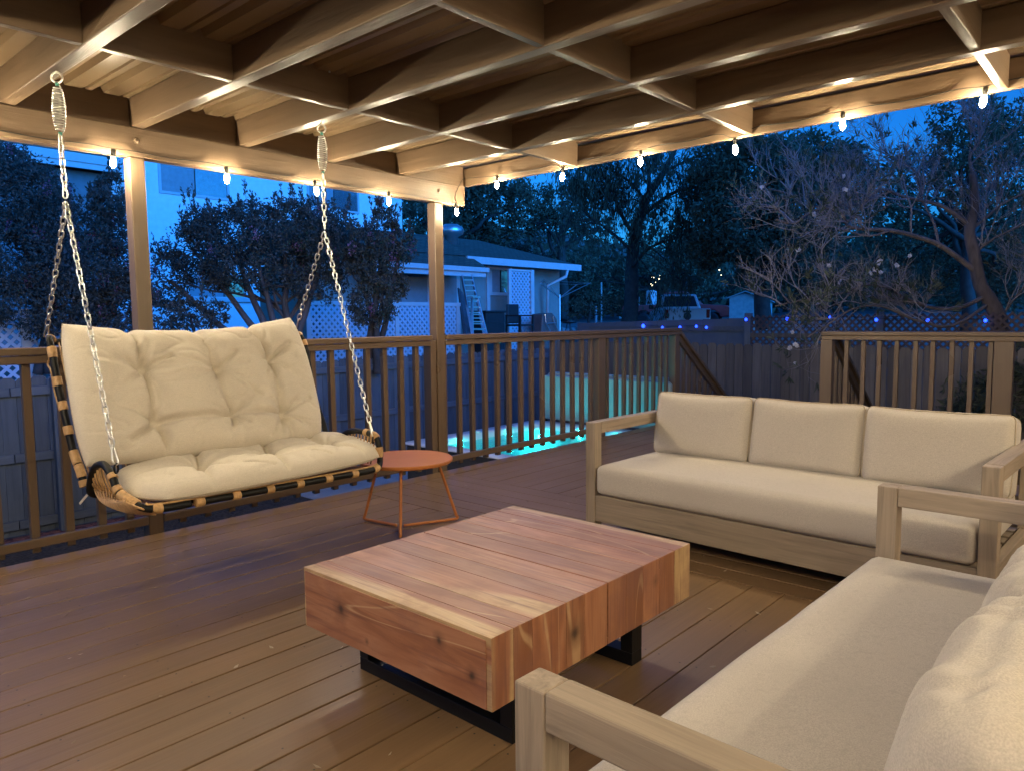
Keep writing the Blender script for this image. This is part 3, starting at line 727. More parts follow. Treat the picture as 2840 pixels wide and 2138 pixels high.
m_ = wrap(hl[2:7], 0.02, 0.125, 0.0205); m_.build('rattan_binding', M_rattan, seatframe, smooth=True)
T = plen(hr[2:9])
for a, b in ((0.02,0.075),(0.125,0.16),(0.20,0.23)):
    m_ = wrap(hr[2:9], a, b, 0.0200); m_.build('rattan_binding', M_rattan, seatframe, smooth=True)
bp = lb+tl; T = plen(bp)
def frac(pxy):
    P = along(arc(bp,10), 0.0018); best = None
    tgt = L_(pxy[0], pxy[1], 1.178); i = min(range(len(P)), key=lambda k: (P[k]-tgt).length); return i*0.0018
for (qx, qy), h in (((134,944),0.014),((148,979),0.026),((163,1058),0.022),((177,1124),0.021),((190,1192),0.020),((208,1264),0.036),((221,1301),0.030),((232,1338),0.018)):
    s0 = frac((qx,qy)); m_ = wrap(bp, max(0,s0-h), min(T,s0+h), 0.0200); m_.build('rattan_binding', M_rattan, backframe, smooth=True)
rp = tr+rb; T2 = plen(rp)
for a, b in ((0.05,0.10),(0.125,0.145),(0.175,0.21)):
    m_ = wrap(rp, a, b, 0.0200); m_.build('rattan_binding', M_rattan, backframe, smooth=True)
topp = [onY(185,950,4.085), onY(460,948,4.05), onY(770,934,4.0)]
for a in (0.2, 0.42, 0.7, 0.95): m_ = wrap(topp, a, a+0.045, 0.020); m_.build('rattan_binding', M_rattan, backframe, smooth=True)
# ---- rattan weave of the seat pan and sides
mb = MB(); mb.tone = 0.4
hump = along(arc(hl[3:10],8), 0.034)
band0, band1 = V((1.222,3.245,0.478)), V((1.205,3.640,0.470))
for i, p in enumerate(hump[1:-1]):
    t = max(0.0, min(1.0, (p.y-3.26)/0.36)); q = band0.lerp(band1, t)
    mb.tube(arc([p, p.lerp(q,0.5)+V((-0.008,0,0)), q],4), 0.0042, 6)
for k in range(13):
    t = k/12; q = band0.lerp(band1, t)
    m1 = onY(346,1388,3.21).lerp(onY(284,1392,3.46), t); m2 = onY(372,1402,3.175).lerp(onY(352,1419,3.27), t); e = onY(398,1411,3.152).lerp(onY(432,1426,3.16), t)
    mb.tube(arc([q, m1, m2, e],6), 0.0044, 6)
for k in range(15):
    c = band0.lerp(band1, (k+0.5)/15); mb.tube([c+V((0.002*sin(q), 0.0115*cos(q), 0.0095*sin(q))) for q in [2*pi*j/10 for j in range(10)]], 0.0032, 5, closed=True)
# pan beneath the cushion, strands from the front bar to the rear bar
for k in range(46):
    x = 1.30+0.026*k
    mb.tube(arc([V((x,3.155,0.428)), V((x,3.28,0.412)), V((x,3.5,0.398)), V((x,3.68,0.410))],4), 0.0045, 5)
for j in range(7):
    y = 3.24+0.07*j; mb.tube([V((1.36,y,0.414-0.02*sin(pi*j/6))), V((2.40,y,0.412-0.02*sin(pi*j/6)))], 0.0045, 5)
# back panel strands and right arm fan
for k in range(30):
    x = 1.22+0.042*k; mb.tube(arc([V((x,3.69,0.44)), V((x,3.86,0.72)), V((x-0.004,4.03-0.03*(k/30),1.13))],4), 0.0042, 5)
humpr = along(arc(hr[3:9],8), 0.03)
for p in humpr[1:-1]: mb.tube([p, V((p.x-0.02, p.y*0.9+0.34, 0.44))], 0.0042, 6)
mb.build('rattan_weave', M_rattan, sw, smooth=True)
mb = MB(); mb.tone = 0.7; mb.tube(arc([V((1.24,3.166,0.472)), V((1.32,3.157,0.458)), V((1.9,3.155,0.450)), V((2.36,3.158,0.444)), V((2.45,3.165,0.452))],8), 0.0055, 6)
mb.build('rattan_edge', M_rattan, sw, smooth=True)
mb = MB(); a = L_(250,1362,1.19); b_ = L_(221,1396,1.19); mb.bar(a, b_, 0.011, 0.002, up=(1,0.5,0)); mb.build('strap', M_swingfab, sw)
mb = MB(); mb.tube(arc([L_(140,992,1.172), L_(132,1010,1.165), L_(142,1030,1.168), L_(146,1062,1.166), L_(155,1100,1.17), L_(163,1122,1.172)],5), 0.0045, 6); mb.build('strap', M_rattan, sw, smooth=True)
# ---- cushions
def tufted(cn, nu, nv, thick, tufts, dip, shift, lines, seed, corner=3.2, back=0.6, tw=0.055, cr_=0.35):
    BL, BR, TR, TL = map(V, cn); nrm = ((BR-BL).cross(TL-BL)).normalized()
    W = (BR-BL).length; H = (TL-BL).length
    mb = MB(); id0 = {}; id1 = {}
    for i in range(nu+1):
        for j in range(nv+1):
            s = 2*i/nu-1; t = 2*j/nv-1
            # denser sampling at the rim, corners rounded off
            s = sin(s*pi/2)*0.35+s*0.65; t = sin(t*pi/2)*0.35+t*0.65
            k = 1.0/((abs(s)**corner*abs(t)**corner*0.35+1))**cr_; s2, t2 = s*k, t*k
            u, v = (s2+1)/2, (t2+1)/2
            P = (BL*(1-u)+BR*u)*(1-v) + (TL*(1-u)+TR*u)*v + shift(u, v)
            e = max(0, 1-abs(s)**5.5)**0.5*max(0, 1-abs(t)**5.0)**0.5
            hgt = 1.0
            for (a, b, st) in tufts:
                dx = (u-a)*W; dy = (v-b)*H; r2 = sqrt(dx*dx+dy*dy); th = atan2(dy, dx)
                hgt -= st*0.80*exp(-(r2/tw)**0.95)
                cr = (0.5+0.5*cos(5*th+a*31+b*17))**6 + 0.6*(0.5+0.5*cos(3*th+a*11+b*43))**8
                hgt -= st*0.30*cr*exp(-r2/0.13)*min(1, r2/0.02)
            for (a0, b0, a1, b1, st, wd) in lines:
                ax, ay, bx, by = a0*W, b0*H, a1*W, b1*H; px, py = u*W, v*H
                L2 = (bx-ax)**2+(by-ay)**2; q = max(0, min(1, ((px-ax)*(bx-ax)+(py-ay)*(by-ay))/L2))
                wob = 0.012*noise.noise(V((px*9, py*9, seed)))
                d = sqrt((px-ax-q*(bx-ax))**2+(py-ay-q*(by-ay))**2)+wob
                hgt -= st*0.95*exp(-(d/(wd*0.7))**2)
            n1 = noise.noise(V((u*W*5, v*H*5, seed)))*0.11 + noise.noise(V((u*W*13, v*H*9, seed+4)))*0.04
            rd = 0.5-abs(noise.noise(V((u*W*6+3, v*H*11, seed+9)))); n1 += max(0, rd-0.40)*-0.55
            dis = thick*e*(max(0.12, hgt)+n1)
            id0[i,j] = len(mb.v); mb.v.append(P + nrm*dis)
            if i in (0, nu) or j in (0, nv): id1[i,j] = id0[i,j]
            else: id1[i,j] = len(mb.v); mb.v.append(P - nrm*thick*e*back)
    for i in range(nu):
        for j in range(nv):
            mb.face([id0[i,j], id0[i+1,j], id0[i+1,j+1], id0[i,j+1]]); mb.face([id1[i,j], id1[i,j+1], id1[i+1,j+1], id1[i+1,j]])
    rim = [id0[i,0] for i in range(nu)] + [id0[nu,j] for j in range(nv)] + [id0[i,nv] for i in range(nu,0,-1)] + [id0[0,j] for j in range(nv,0,-1)]
    mb.rim = [mb.v[k].copy() for k in rim]; return mb
bc = [onY(222,1304,3.57), onY(903,1218,3.53), onY(812,873,3.86), onY(153,890,3.93)]
tf = [(.26,.62,1),(.555,.585,.85),(.80,.645,1),(.265,.24,1),(.58,.24,.9),(.80,.215,1.1)]
ln = [(.26,.62,.265,.24,.30,.022),(.555,.585,.58,.24,.16,.03),(.80,.645,.80,.215,.26,.022),(.265,.24,.30,.0,.40,.02),(.80,.215,.83,.0,.30,.025),(.26,.62,.245,1.0,.32,.02),(.80,.645,.74,1.0,.40,.02),(.555,.585,.50,1.0,.30,.02),
      (.265,.24,.58,.24,.24,.016),(.58,.24,.80,.215,.20,.016),(.26,.62,.37,.70,.22,.014),(.37,.70,.555,.585,.16,.014),(.555,.585,.64,.72,.12,.016),(.80,.645,.90,.74,.18,.014),(.265,.24,.16,.12,.22,.014),(.80,.215,.93,.30,.16,.014),(.80,.215,.72,.06,.2,.016),(.555,.585,.70,.36,.16,.018),(.26,.62,.08,.70,.10,.02)]
mb = tufted(bc, 170, 110, 0.118, tf, 0, lambda u, v: V((0,0,-(0.088*(1-abs(2*u-1)**2.4) + 0.020*exp(-((u-.235)/.022)**2) + 0.016*exp(-((u-.50)/.022)**2) + 0.024*exp(-((u-.75)/.022)**2) - 0.006)*v**3)) + V((0,-0.02,0))*(v*(1-v)*4), ln, 2.0, cr_=0.15)
rim = mb.rim; cb = mb.build('back_cushion', M_swingfab, sw, smooth=True)
scn = [(1.225,3.105,0.470), (2.57,3.125,0.482), (2.55,3.70,0.555), (1.205,3.66,0.520)]
tf2 = [(.27,.50,1),(.55,.52,.9),(.80,.5,1)]
ln2 = [(.27,.5,.22,0,.32,.022),(.27,.5,.36,1,.40,.022),(.55,.52,.50,.05,.3,.02),(.55,.52,.62,1,.36,.02),(.80,.5,.86,.02,.34,.022),(.80,.5,.76,1,.34,.022),(.27,.5,.55,.52,.22,.018),(.55,.52,.80,.5,.26,.018),(.27,.5,.0,.55,.16,.02),(.8,.5,1.0,.62,.16,.02),(.38,.25,.46,.12,.2,.012),(.66,.3,.70,.1,.22,.012),(.62,.35,.72,.30,.16,.012)]
mb = tufted(scn, 170, 72, 0.080, tf2, 0, lambda u, v: V((0,0,0.0)), ln2, 6.0, corner=2.4, back=0.42, tw=0.05, cr_=0.55)
rim2 = mb.rim; cs = mb.build('seat_cushion', M_swingfab, sw, smooth=True)
for r_, o_ in ((rim, cb), (rim2, cs)):
    mb = MB(); mb.tube(r_, 0.0028, 5, closed=True); mb.build('piping', M_pipe, o_, smooth=True)
# ================================================================== YARD
def gz(x, y):
    d = max(x-11.6, y-9.2, -6-x, 0.0)
    if x > 11.6 and y < 9.2: d = x-11.6
    return -1.0 + 0.19*min(d, 5.0) + 0.030*max(0.0, d-5.0)
mb = MB(); xs = [-60,-30,-15,-6,-2,2,5,8,11.6,12.6,14,16.6,20,26,34,44,60,90,140,220,400]; ys = [-200,-100,-60,-30,-10,0,4,7,9.2,10.2,12,14.2,18,24,32,44,60,90,140,220,400]
for y in ys:
    for x in xs: mb.v.append(V((x,y,gz(x,y))))
n = len(xs)
for j in range(len(ys)-1):
    for i in range(n-1): mb.face((j*n+i, j*n+i+1, (j+1)*n+i+1, (j+1)*n+i))
struct(mb.build('ground', M_ground, smooth=True))
mb = MB(); mb.box((5.1, 4.30, -1.05), (10.85, 8.38, -0.985)); struct(mb.build('patio', M_concrete))
mb = MB(); mb.box((-6, 3.5, -1.05), (5.095, 8.40, -0.99)); struct(mb.build('mulch_bed', M_mulch))
mb = MB(); mb.box((-6, 8.405, -1.05), (11.0, 8.52, -0.95)); struct(mb.build('kerb', M_concrete, bevel=0.01))
mb = MB(); mb.box((-6, 8.525, -1.05), (11.0, 8.86, -0.985)); struct(mb.build('bark_strip', M_redmulch))
# driveway and street beyond
d0 = [atD(1540,928,22), atD(1760,930,22), atD(2080,925,30), atD(2200,900,60), atD(1560,886,60)]
mb = MB(); pts = [V((20,6,0)), V((24,3,0)), V((60,8,0)), V((90,40,0)), V((60,52,0)), V((26,17,0))]
def subdiv_poly(poly, z0):
    c = sum(poly, V((0,0,0)))/len(poly); m = MB(); rings = 10; k = len(poly)*6; out = []
    edge = []
    for a, b in zip(poly, poly[1:]+poly[:1]):
        for q in range(6): edge.append(a.lerp(b, q/6))
    for r in range(rings+1):
        for p in edge:
            w = c.lerp(p, max(0.001, r/rings)); m.v.append(V((w.x, w.y, gz(w.x, w.y)+z0)))
    for r in range(rings):
        for q in range(k): m.face((r*k+q, r*k+(q+1)%k, (r+1)*k+(q+1)%k, (r+1)*k+q))
    return m
struct(subdiv_poly(pts, 0.05).build('driveway', M_asphalt, smooth=True))
# hills closing the horizon
mb = MB(); A = []
for i in range(61):
    a = radians(-30 + 140*i/60); r0 = 130
    hgt = 13 + 7*noise.noise(V((i*0.16, 1.3, 0))) + 3*noise.noise(V((i*0.6, 7, 0))) + (9*exp(-((math.degrees(a)-44)/7)**2))
    for k, (rr_, hh) in enumerate(((105, 1.0), (128, 0.45), (150, 0.85), (175, 1.0), (215, 0.0))):
        z = (3.5 if k == 0 else hgt*hh + 4 + 1.5*noise.noise(V((i*0.4, k*3.0, 2)))) if k < 4 else -3
        mb.v.append(V((rr_*cos(a), rr_*sin(a), z)))
for i in range(60):
    for k in range(4): mb.face((i*5+k, (i+1)*5+k, (i+1)*5+k+1, i*5+k+1))
struct(mb.build('hills', M_hill, smooth=True))

# ---- side fence (grey boards, rails on this side)
fn = thing('privacy_fence', (4, 8.86, -1), 'weathered grey board fence behind the left railing, its three rails facing the deck', 'fence')
mb = MB(); random.seed(11); x = -5.0
while x < 11.0:
    w = random.uniform(0.135, 0.142); mb.tone = random.random(); h = 0.675 + random.uniform(-0.02, 0.012); y0 = 8.885+random.uniform(-.002,.002)
    mb.prism([(x,-0.98),(x+w,-0.98),(x+w,h-0.03),(x+w-0.03,h),(x+0.03,h),(x,h-0.03)], 1, 0, 1)
    for q in mb.v[-12:]:
        q.y = y0 if q.y < 0.5 else y0+0.018
    x += w+0.004
mb.build('boards', M_fence, fn)
for z in (0.53, -0.16, -0.86):
    x = -5.0
    while x < 11:
        mb = MB(); mb.tone = random.random(); mb.box((x, 8.845, z-0.045), (min(11, x+2.39), 8.883, z+0.045)); mb.build('rail', M_fencex, fn, bevel=0.003); x += 2.4
for k in range(8):
    mb = MB(); mb.tone = random.random(); x = -4.6+2.4*k; mb.box((x-0.045, 8.765, -1.0), (x+0.045, 8.843, 0.66)); mb.build('post', M_fence, fn, bevel=0.004)
# ---- back picket fence
pf = thing('picket_fence', (11.1, 3, -1), 'dark brown dog eared picket fence across the back of the yard', 'fence')
mb = MB(); y = -8.0
while y < 8.7:
    w = random.uniform(0.138, 0.146); mb.tone = random.random(); h = 0.80 + random.uniform(-0.018, 0.018); x0 = 11.05+random.uniform(-.003,.003)
    poly = [(y,-0.98),(y+w,-0.98),(y+w,h-0.04),(y+w-0.03,h),(y+0.03,h),(y,h-0.04)]
    mb.prism(poly, 0, x0, x0+0.018); y += w+random.uniform(0.004, 0.010)
mb.build('pickets', M_picket, pf)
for z in (0.55, -0.1, -0.8):
    mb = MB(); mb.box((11.074, -8, z-0.045), (11.11, 8.7, z+0.045)); mb.build('rail', M_picket, pf)
# ---- lattice behind / above it
def lattice(mb, o, eu, ev, W, H, pitch=0.075, w=0.032, t=0.006):
    """diagonal slats filling a W x H panel at o, in two crossing layers"""
    o, eu, ev = V(o), V(eu).normalized(), V(ev).normalized(); nn = eu.cross(ev)
    for sgn, off in ((1, 0.0), (-1, t)):
        c = -H if sgn > 0 else 0.0
        end = W if sgn > 0 else W+H
        while c < end:
            # line u = c + s (sgn>0) or u = c - s, with v = s
            s0 = max(0.0, -c) if sgn > 0 else max(0.0, c-W); s1 = min(H, W-c) if sgn > 0 else min(H, c)
            if s1-s0 > 0.02:
                a = o + eu*(c+sgn*s0) + ev*s0 + nn*off; b = o + eu*(c+sgn*s1) + ev*s1 + nn*off
                mb.bar(a, b, w, t, up=nn)
            c += pitch*1.414
lf = thing('lattice_fence', (11.3, 3, 0.8), 'dark wooden lattice topping the picket fence behind the bare tree', 'lattice fence')
mb = MB(); lattice(mb, (11.30, 4.95, 0.72), (0,-1,0), (0,0,1), 7.2, 0.52, 0.072, 0.03); mb.build('lattice', M_latd, lf)
mb = MB(); mb.box((11.26, -2.3, 0.90), (11.298, 4.95, 0.965)); mb.build('rail', M_picket, lf)
for yy, hh in ((5.00, 1.28), (3.05, 1.27), (0.95, 1.2), (-1.4, 1.2)):
    mb = MB(); mb.tone = .8; mb.box((11.255, yy-0.05, -0.6), (11.345, yy+0.05, hh)); mb.build('post', M_fence, lf, bevel=0.004)
sp = thing('panel_fence', (11.9, 7, -0.9), 'plain blue grey fence panel with small blue lights, left of the lattice', 'fence')
mb = MB(); y = 5.06; k = 0
while y < 8.3:
    z1 = 1.20 - 0.02*(y-5.06); mb.tone = random.random(); mb.box((11.60, y, -0.9), (11.62, y+0.44, z1)); y += 0.443
mb.build('boards', plain('blue_grey_panel', (0.075, 0.105, 0.15), rough=0.7, var=0.08), sp)
for z in (1.03, 0.3):
    mb = MB(); mb.box((11.57, 5.06, z-0.04), (11.598, 8.3, z+0.04)); mb.build('rail', M_fencex, sp)
# ---- blue solar lights
def blue_lights(pts, label):
    t = thing('solar_lights', pts[0], label, 'solar lights', 'strings of blue solar lights')
    mb = MB(); mb.tube(arc([V(p)+V((0,0,0.02)) for p in pts],4), 0.003, 5); mb.build('cable', M_wire, t)
    for p, r in zip(pts, [2.0 if i == 0 and len(pts) == 5 else 1.35 for i in range(len(pts))]):
        mb = MB(); mb.lathe([(0,-0.018*r),(0.010*r,-0.014*r),(0.0155*r,-0.004*r),(0.0155*r,0.006*r),(0.008*r,0.016*r),(0,0.018*r)], p, 10); mb.build('bulb', M_blue, t, smooth=True)
    return t
blue_lights([onX(px,py,11.54) for px, py in ((1784,905),(1837,909),(1886,908),(1931,906),(1959,909))], 'string of blue lights along the plain fence panel beside the lattice')
blue_lights([onX(px,py,11.24) for px, py in ((2069,887),(2183,885),(2303,881),(2430,888),(2573,889),(2733,890))], 'string of blue lights along the dark lattice under the bare tree')

# ---- hot tub
ht = thing('hot_tub', (6.5, 5.4, -0.985), 'open hot tub with glowing turquoise water beside the deck', 'hot tub')
HX0, HX1, HY0, HY1, HZ = 5.34, 7.72, 4.42, 6.44, -0.15
M_shell = plain('white_acrylic', (0.72, 0.73, 0.74), rough=0.25, var=0.03)
M_cab = plain('dark_cabinet', (0.05, 0.045, 0.04), rough=0.7)
def rr(x0, x1, y0, y1, r, n=8):
    out = []
    for cx, cy, a0 in ((x1-r,y1-r,0),(x0+r,y1-r,pi/2),(x0+r,y0+r,pi),(x1-r,y0+r,3*pi/2)):
        for k in range(n): q = a0+pi/2*k/(n-1); out.append((cx+r*cos(q), cy+r*sin(q)))
    return out
mb = MB(); rings = [(0.0,-0.17,.10),(-0.01,-0.16,.10),(0.0,-0.15,.10),(0.17,-0.148,.22),(0.21,-0.165,.26),(0.245,-0.24,.28),(0.27,-0.50,.30),(0.60,-0.56,.35),(0.66,-0.85,.35)]
for ins, z, r in rings:
    for p in rr(HX0+ins, HX1-ins, HY0+ins, HY1-ins, r): mb.v.append(V((p[0], p[1], z)))
K = 32
for i in range(len(rings)-1):
    for k in range(K): mb.face((i*K+k, i*K+(k+1)%K, (i+1)*K+(k+1)%K, (i+1)*K+k))
mb.face([(len(rings)-1)*K+k for k in range(K)])
mb.build('shell', M_shell, ht, smooth=True)
mb = MB()
for z in (-0.985, -0.172):
    for p in rr(HX0+0.02, HX1-0.02, HY0+0.02, HY1-0.02, 0.08): mb.v.append(V((p[0], p[1], z)))
for k in range(K): mb.face((k, (k+1)%K, K+(k+1)%K, K+k))
mb.build('cabinet', M_cab, ht, smooth=False)
def water_mat():
    m = bpy.data.materials.new('tub_water'); m.use_nodes = True; nt = m.node_tree; nt.nodes.clear()
    out = N(nt, 'ShaderNodeOutputMaterial'); tr = N(nt, 'ShaderNodeBsdfTransparent'); tr.inputs[0].default_value = (0.40, 0.93, 0.88, 1)
    gl = N(nt, 'ShaderNodeBsdfGlossy'); gl.inputs['Roughness'].default_value = 0.03; fr = N(nt, 'ShaderNodeFresnel'); fr.inputs[0].default_value = 1.33
    tc = N(nt, 'ShaderNodeTexCoord'); nz = N(nt, 'ShaderNodeTexNoise', Scale=9.0, Detail=3.0); bp_ = N(nt, 'ShaderNodeBump', Strength=0.5, Distance=0.03)
    nt.links.new(tc.outputs['Object'], nz.inputs['Vector']); nt.links.new(nz.outputs[0], bp_.inputs['Height'])
    nt.links.new(bp_.outputs[0], gl.inputs['Normal']); nt.links.new(bp_.outputs[0], fr.inputs['Normal'])
    mx = N(nt, 'ShaderNodeMixShader'); nt.links.new(fr.outputs[0], mx.inputs[0]); nt.links.new(tr.outputs[0], mx.inputs[1]); nt.links.new(gl.outputs[0], mx.inputs[2]); nt.links.new(mx.outputs[0], out.inputs[0]); return m
mb = MB(); K2 = rr(HX0+0.238, HX1-0.238, HY0+0.238, HY1-0.238, 0.28); mb.v = [V((p[0], p[1], -0.222)) for p in K2]; mb.face(list(range(K)))
mb.build('water', water_mat(), ht)
for (x, y, z, r) in ((6.02,6.165,-0.185,0.019),(6.9,6.165,-0.185,0.015),(7.46,5.5,-0.19,0.022),(7.46,4.95,-0.19,0.02),(6.5,5.4,-0.72,0.06),(7.35,6.05,-0.3,0.04),(5.75,5.9,-0.32,0.04),(6.6,4.72,-0.34,0.045)):
    mb = MB(); mb.lathe([(0,-r),(r*.7,-r*.7),(r,0),(r*.7,r*.7),(0,r)], (x,y,z), 10); mb.build('underwater_light', M_cyan, ht, smooth=True)
for x, y in ((5.62,6.25),(6.4,6.29),(7.0,6.29)):
    mb = MB(); mb.lathe([(0.03,0.0),(0.055,0.0),(0.055,0.012),(0.03,0.016),(0,0.016)], (x,y,-0.150), 16); mb.build('jet_dial', M_darkplastic if x < 6 else M_shell, ht, smooth=True)
# folded cover standing on its far edge
cv = thing('tub_cover', (7.85, 5.5, -0.15), 'folded white hot tub cover standing upright at the far end of the tub', 'tub cover')
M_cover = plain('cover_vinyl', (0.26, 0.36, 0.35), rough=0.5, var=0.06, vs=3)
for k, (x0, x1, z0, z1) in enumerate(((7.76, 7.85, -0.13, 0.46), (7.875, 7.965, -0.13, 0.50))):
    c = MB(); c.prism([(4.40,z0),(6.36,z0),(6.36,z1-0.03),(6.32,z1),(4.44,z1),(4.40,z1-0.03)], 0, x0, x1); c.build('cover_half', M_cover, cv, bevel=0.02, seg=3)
mb = MB(); mb.box((7.80, 6.38, -0.985), (7.90, 6.43, 0.2)); mb.box((7.80, 4.34, -0.985), (7.90, 4.385, 0.2)); mb.build('lifter_arm', M_blackmetal, cv)
# ================================================================== HOUSES BEYOND THE FENCE
random.seed(21)
def window(parent, x0, x1, z0, z1, y, split=0.5, blind=True):
    mb = MB(); t = 0.09
    for a, b in (((x0-t,y-0.05,z0-t),(x1+t,y+0.02,z0)), ((x0-t,y-0.05,z1),(x1+t,y+0.02,z1+t)), ((x0-t,y-0.05,z0+0.0005),(x0,y+0.02,z1-0.0005)), ((x1,y-0.05,z0+0.0005),(x1+t,y+0.02,z1-0.0005))): mb.box(a, b)
    w = mb.build('window', M_trim, parent, bevel=0.006)
    xm = x0+(x1-x0)*split
    mb = MB(); mb.box((x0+.0,y-0.015,z0), (xm-0.02,y-0.005,z1)); mb.build('pane', M_blind if blind else M_glass, w)
    mb = MB(); mb.box((xm+0.02,y-0.015,z0), (x1,y-0.005,z1)); mb.build('pane', M_pane, w)
    mb = MB(); mb.box((xm-0.018,y-0.030,z0), (xm+0.018,y-0.004,z1)); mb.build('sash', M_darkplastic, w); return w
Y1 = 27.0
h1 = thing('house', (12, Y1, 0), 'tall two storey white stucco house behind the pink flowering shrubs', 'house')
xr = onY(1115, 600, Y1).x
mb = MB(); mb.box((-16, Y1, -1.2), (xr, Y1+9, 12.5)); mb.build('wall', M_stucco, h1)
mb = MB(); mb.prism([(Y1-0.7,12.45),(Y1+4.5,14.6),(Y1+9.7,12.45),(Y1+9.7,12.6),(Y1+4.5,14.8),(Y1-0.7,12.6)], 0, -16.5, xr+0.5); mb.build('roof', M_shingle, h1)
def wx(a): return onY(a, 560, Y1).x
z0 = onY(540, 541, Y1).z; window(h1, wx(449), wx(630), z0, z0+2.4, Y1)
z0 = onY(920, 580, Y1).z; window(h1, wx(857), wx(990), z0, z0+2.4, Y1)
z1 = onY(590, 770, Y1).z; z0 = onY(590, 824, Y1).z; window(h1, wx(512), wx(665), z0, z1, Y1, 0.62)
mb = MB(); mb.box((wx(470), Y1-0.12, onY(590,838,Y1).z), (wx(690), Y1-0.002, onY(590,827,Y1).z)); mb.build('ledge', M_trim, h1)
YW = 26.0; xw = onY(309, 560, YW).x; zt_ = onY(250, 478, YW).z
mb = MB(); mb.box((-14, YW, -0.8), (xw, Y1-0.01, zt_)); mb.build('porch_wall', M_stucco_shade, h1)
pA, pB = onY(60, 468, YW-0.5), onY(330, 466, YW-0.5)
mb = MB(); mb.box((-14.4, YW-0.55, zt_-0.02), (xw+0.3, YW-0.5, zt_+0.42)); mb.box((-14.4, YW-0.60, zt_+0.16), (xw+0.32, YW-0.552, zt_+0.42)); mb.build('eave_fascia', M_trim, h1)
mb = MB(); mb.prism([(YW-0.6, zt_+0.42), (Y1, zt_+0.8), (Y1, zt_+0.1), (YW-0.5, zt_+0.02)], 0, -14.4, xw+0.3); mb.build('porch_roof', M_shingle, h1)
mb = MB(); zl = onY(200,772,YW).z; mb.box((onY(60,770,YW).x, YW-0.03, zl-0.9), (onY(150,770,YW).x, YW-0.002, zl)); mb.build('window', M_blind, h1)

YH = 14.0
h2 = thing('house', (20, YH, 0), 'low blue lit bungalow with a grey shingle hip roof left of the parked trucks', 'house')
xl, xe = onY(1010, 760, YH).x, onY(1600, 745, 13.4).x
ze = onY(1450, 733, 13.4).z; xw1 = onY(1552, 800, YH).x
YR = 16.6; xrid = onY(1328, 668, YR).x; zr = onY(1328, 668, YR).z
mb = MB(); mb.box((xl+0.3, YH, -0.5), (xw1, 19.2, ze+0.02)); mb.box((onY(888,800,YH).x, YH-0.02, -0.5), (xl+0.299, YH+0.5, ze-0.1)); mb.build('wall', M_siding, h2)
mb = MB(); t = 0.0
A = [V((xl-0.5,13.35,ze+0.09)), V((xe,13.35,ze+0.09)), V((xe,19.4,ze+0.09)), V((xl-0.5,19.4,ze+0.09))]; B = [V((xl-0.5,YR,zr)), V((xrid,YR,zr))]
mb.add([A[0],A[1],A[2],A[3],B[0],B[1]], [(0,1,5,4),(1,2,5),(2,3,4,5),(3,0,4),(0,3,2,1)]); roof2 = mb.build('roof', M_shingle, h2)
mb = MB(); mb.box((onY(1295,723,13.3).x, 13.27, ze-0.10), (xe+0.06, 13.345, ze+0.085)); mb.build('gutter', M_trim, h2, bevel=0.01)
YP = 12.9; zp = onY(1220, 752, YP).z; xp = onY(1344, 757, YP).x
mb = MB(); mb.box((xl-0.6, YP-0.05, zp-0.10), (xp, YP, zp+0.02)); mb.box((xl-0.6, YP-0.12, zp+0.021), (xp+0.05, YP, zp+0.13)); mb.build('porch_fascia', M_trim, h2)
mb = MB(); mb.prism([(YP-0.1, zp+0.131), (14.4, ze+0.62), (14.4, ze+0.3), (YP+0.02, zp-0.03)], 0, xl-0.6, xp); mb.build('porch_roof', M_shingle, h2)
gd = [V((onY(1572,750,13.32).x, 13.3, ze-0.1)), V((onY(1570,760,13.32).x, 13.32, ze-0.28)), onY(1520,792,13.7), V((onY(1515,800,13.93).x, 13.93, 0.4))]
mb = MB(); mb.tube(gd, 0.05, 8); mb.build('downspout', M_trim, h2, smooth=True)
mb = MB(); vx = onY(1252, 668, 15.3); mb.lathe([(0.19,-0.5),(0.19,0.13),(0.33,0.16),(0.36,0.26),(0.33,0.36),(0.2,0.44),(0,0.46)], vx, 16); mb.build('roof_vent', M_metal, h2, smooth=True)
def sx(a, Y=YH): return onY(a, 820, Y).x
for a in (1187, 1268, 1352):
    mb = MB(); mb.box((sx(a)-0.06, YH-0.05, -0.3), (sx(a)+0.06, YH-0.002, ze)); mb.build('trim_board', M_trim, h2)
for a, b in ((1110,1183),(1192,1264)):
    mb = MB(); mb.box((sx(a), YH-0.04, -0.1), (sx(b), YH-0.002, ze-0.1)); mb.build('screen_panel', M_blind, h2)
z0 = onY(1385, 812, YH).z; window(h2, sx(1362), sx(1412), z0, ze-0.15, YH, 0.5)
YL = 12.6
ls = thing('lattice_screen', (sx(1055,YL), YL, 0), 'low white lattice screen in front of the bungalow, cut by the roof post', 'lattice screen', 'white lattice screens')
zl = onY(1150, 843, YL).z; x0, x1 = sx(852, YL), sx(1272, YL)
mb = MB(); lattice(mb, (x0, YL, -0.2), (1,0,0), (0,0,1), x1-x0, zl+0.15, 0.10, 0.05); mb.build('lattice', M_latw, ls)
mb = MB(); mb.box((x0-0.03, YL-0.03, zl-0.05), (x1+0.03, YL-0.008, zl+0.03))
for a in (x0, sx(1098,YL), sx(1268,YL)): mb.box((a-0.05, YL-0.031, -0.4), (a+0.05, YL-0.009, zl+0.02))
mb.build('frame', M_trim, ls)
lt = thing('lattice_screen', (sx(1445,13.3), 13.3, 0), 'tall white lattice screen with a white post by the black chair', 'lattice screen', 'white lattice screens')
x0, x1 = sx(1416,13.3), sx(1470,13.3); zz = onY(1445, 754, 13.3).z
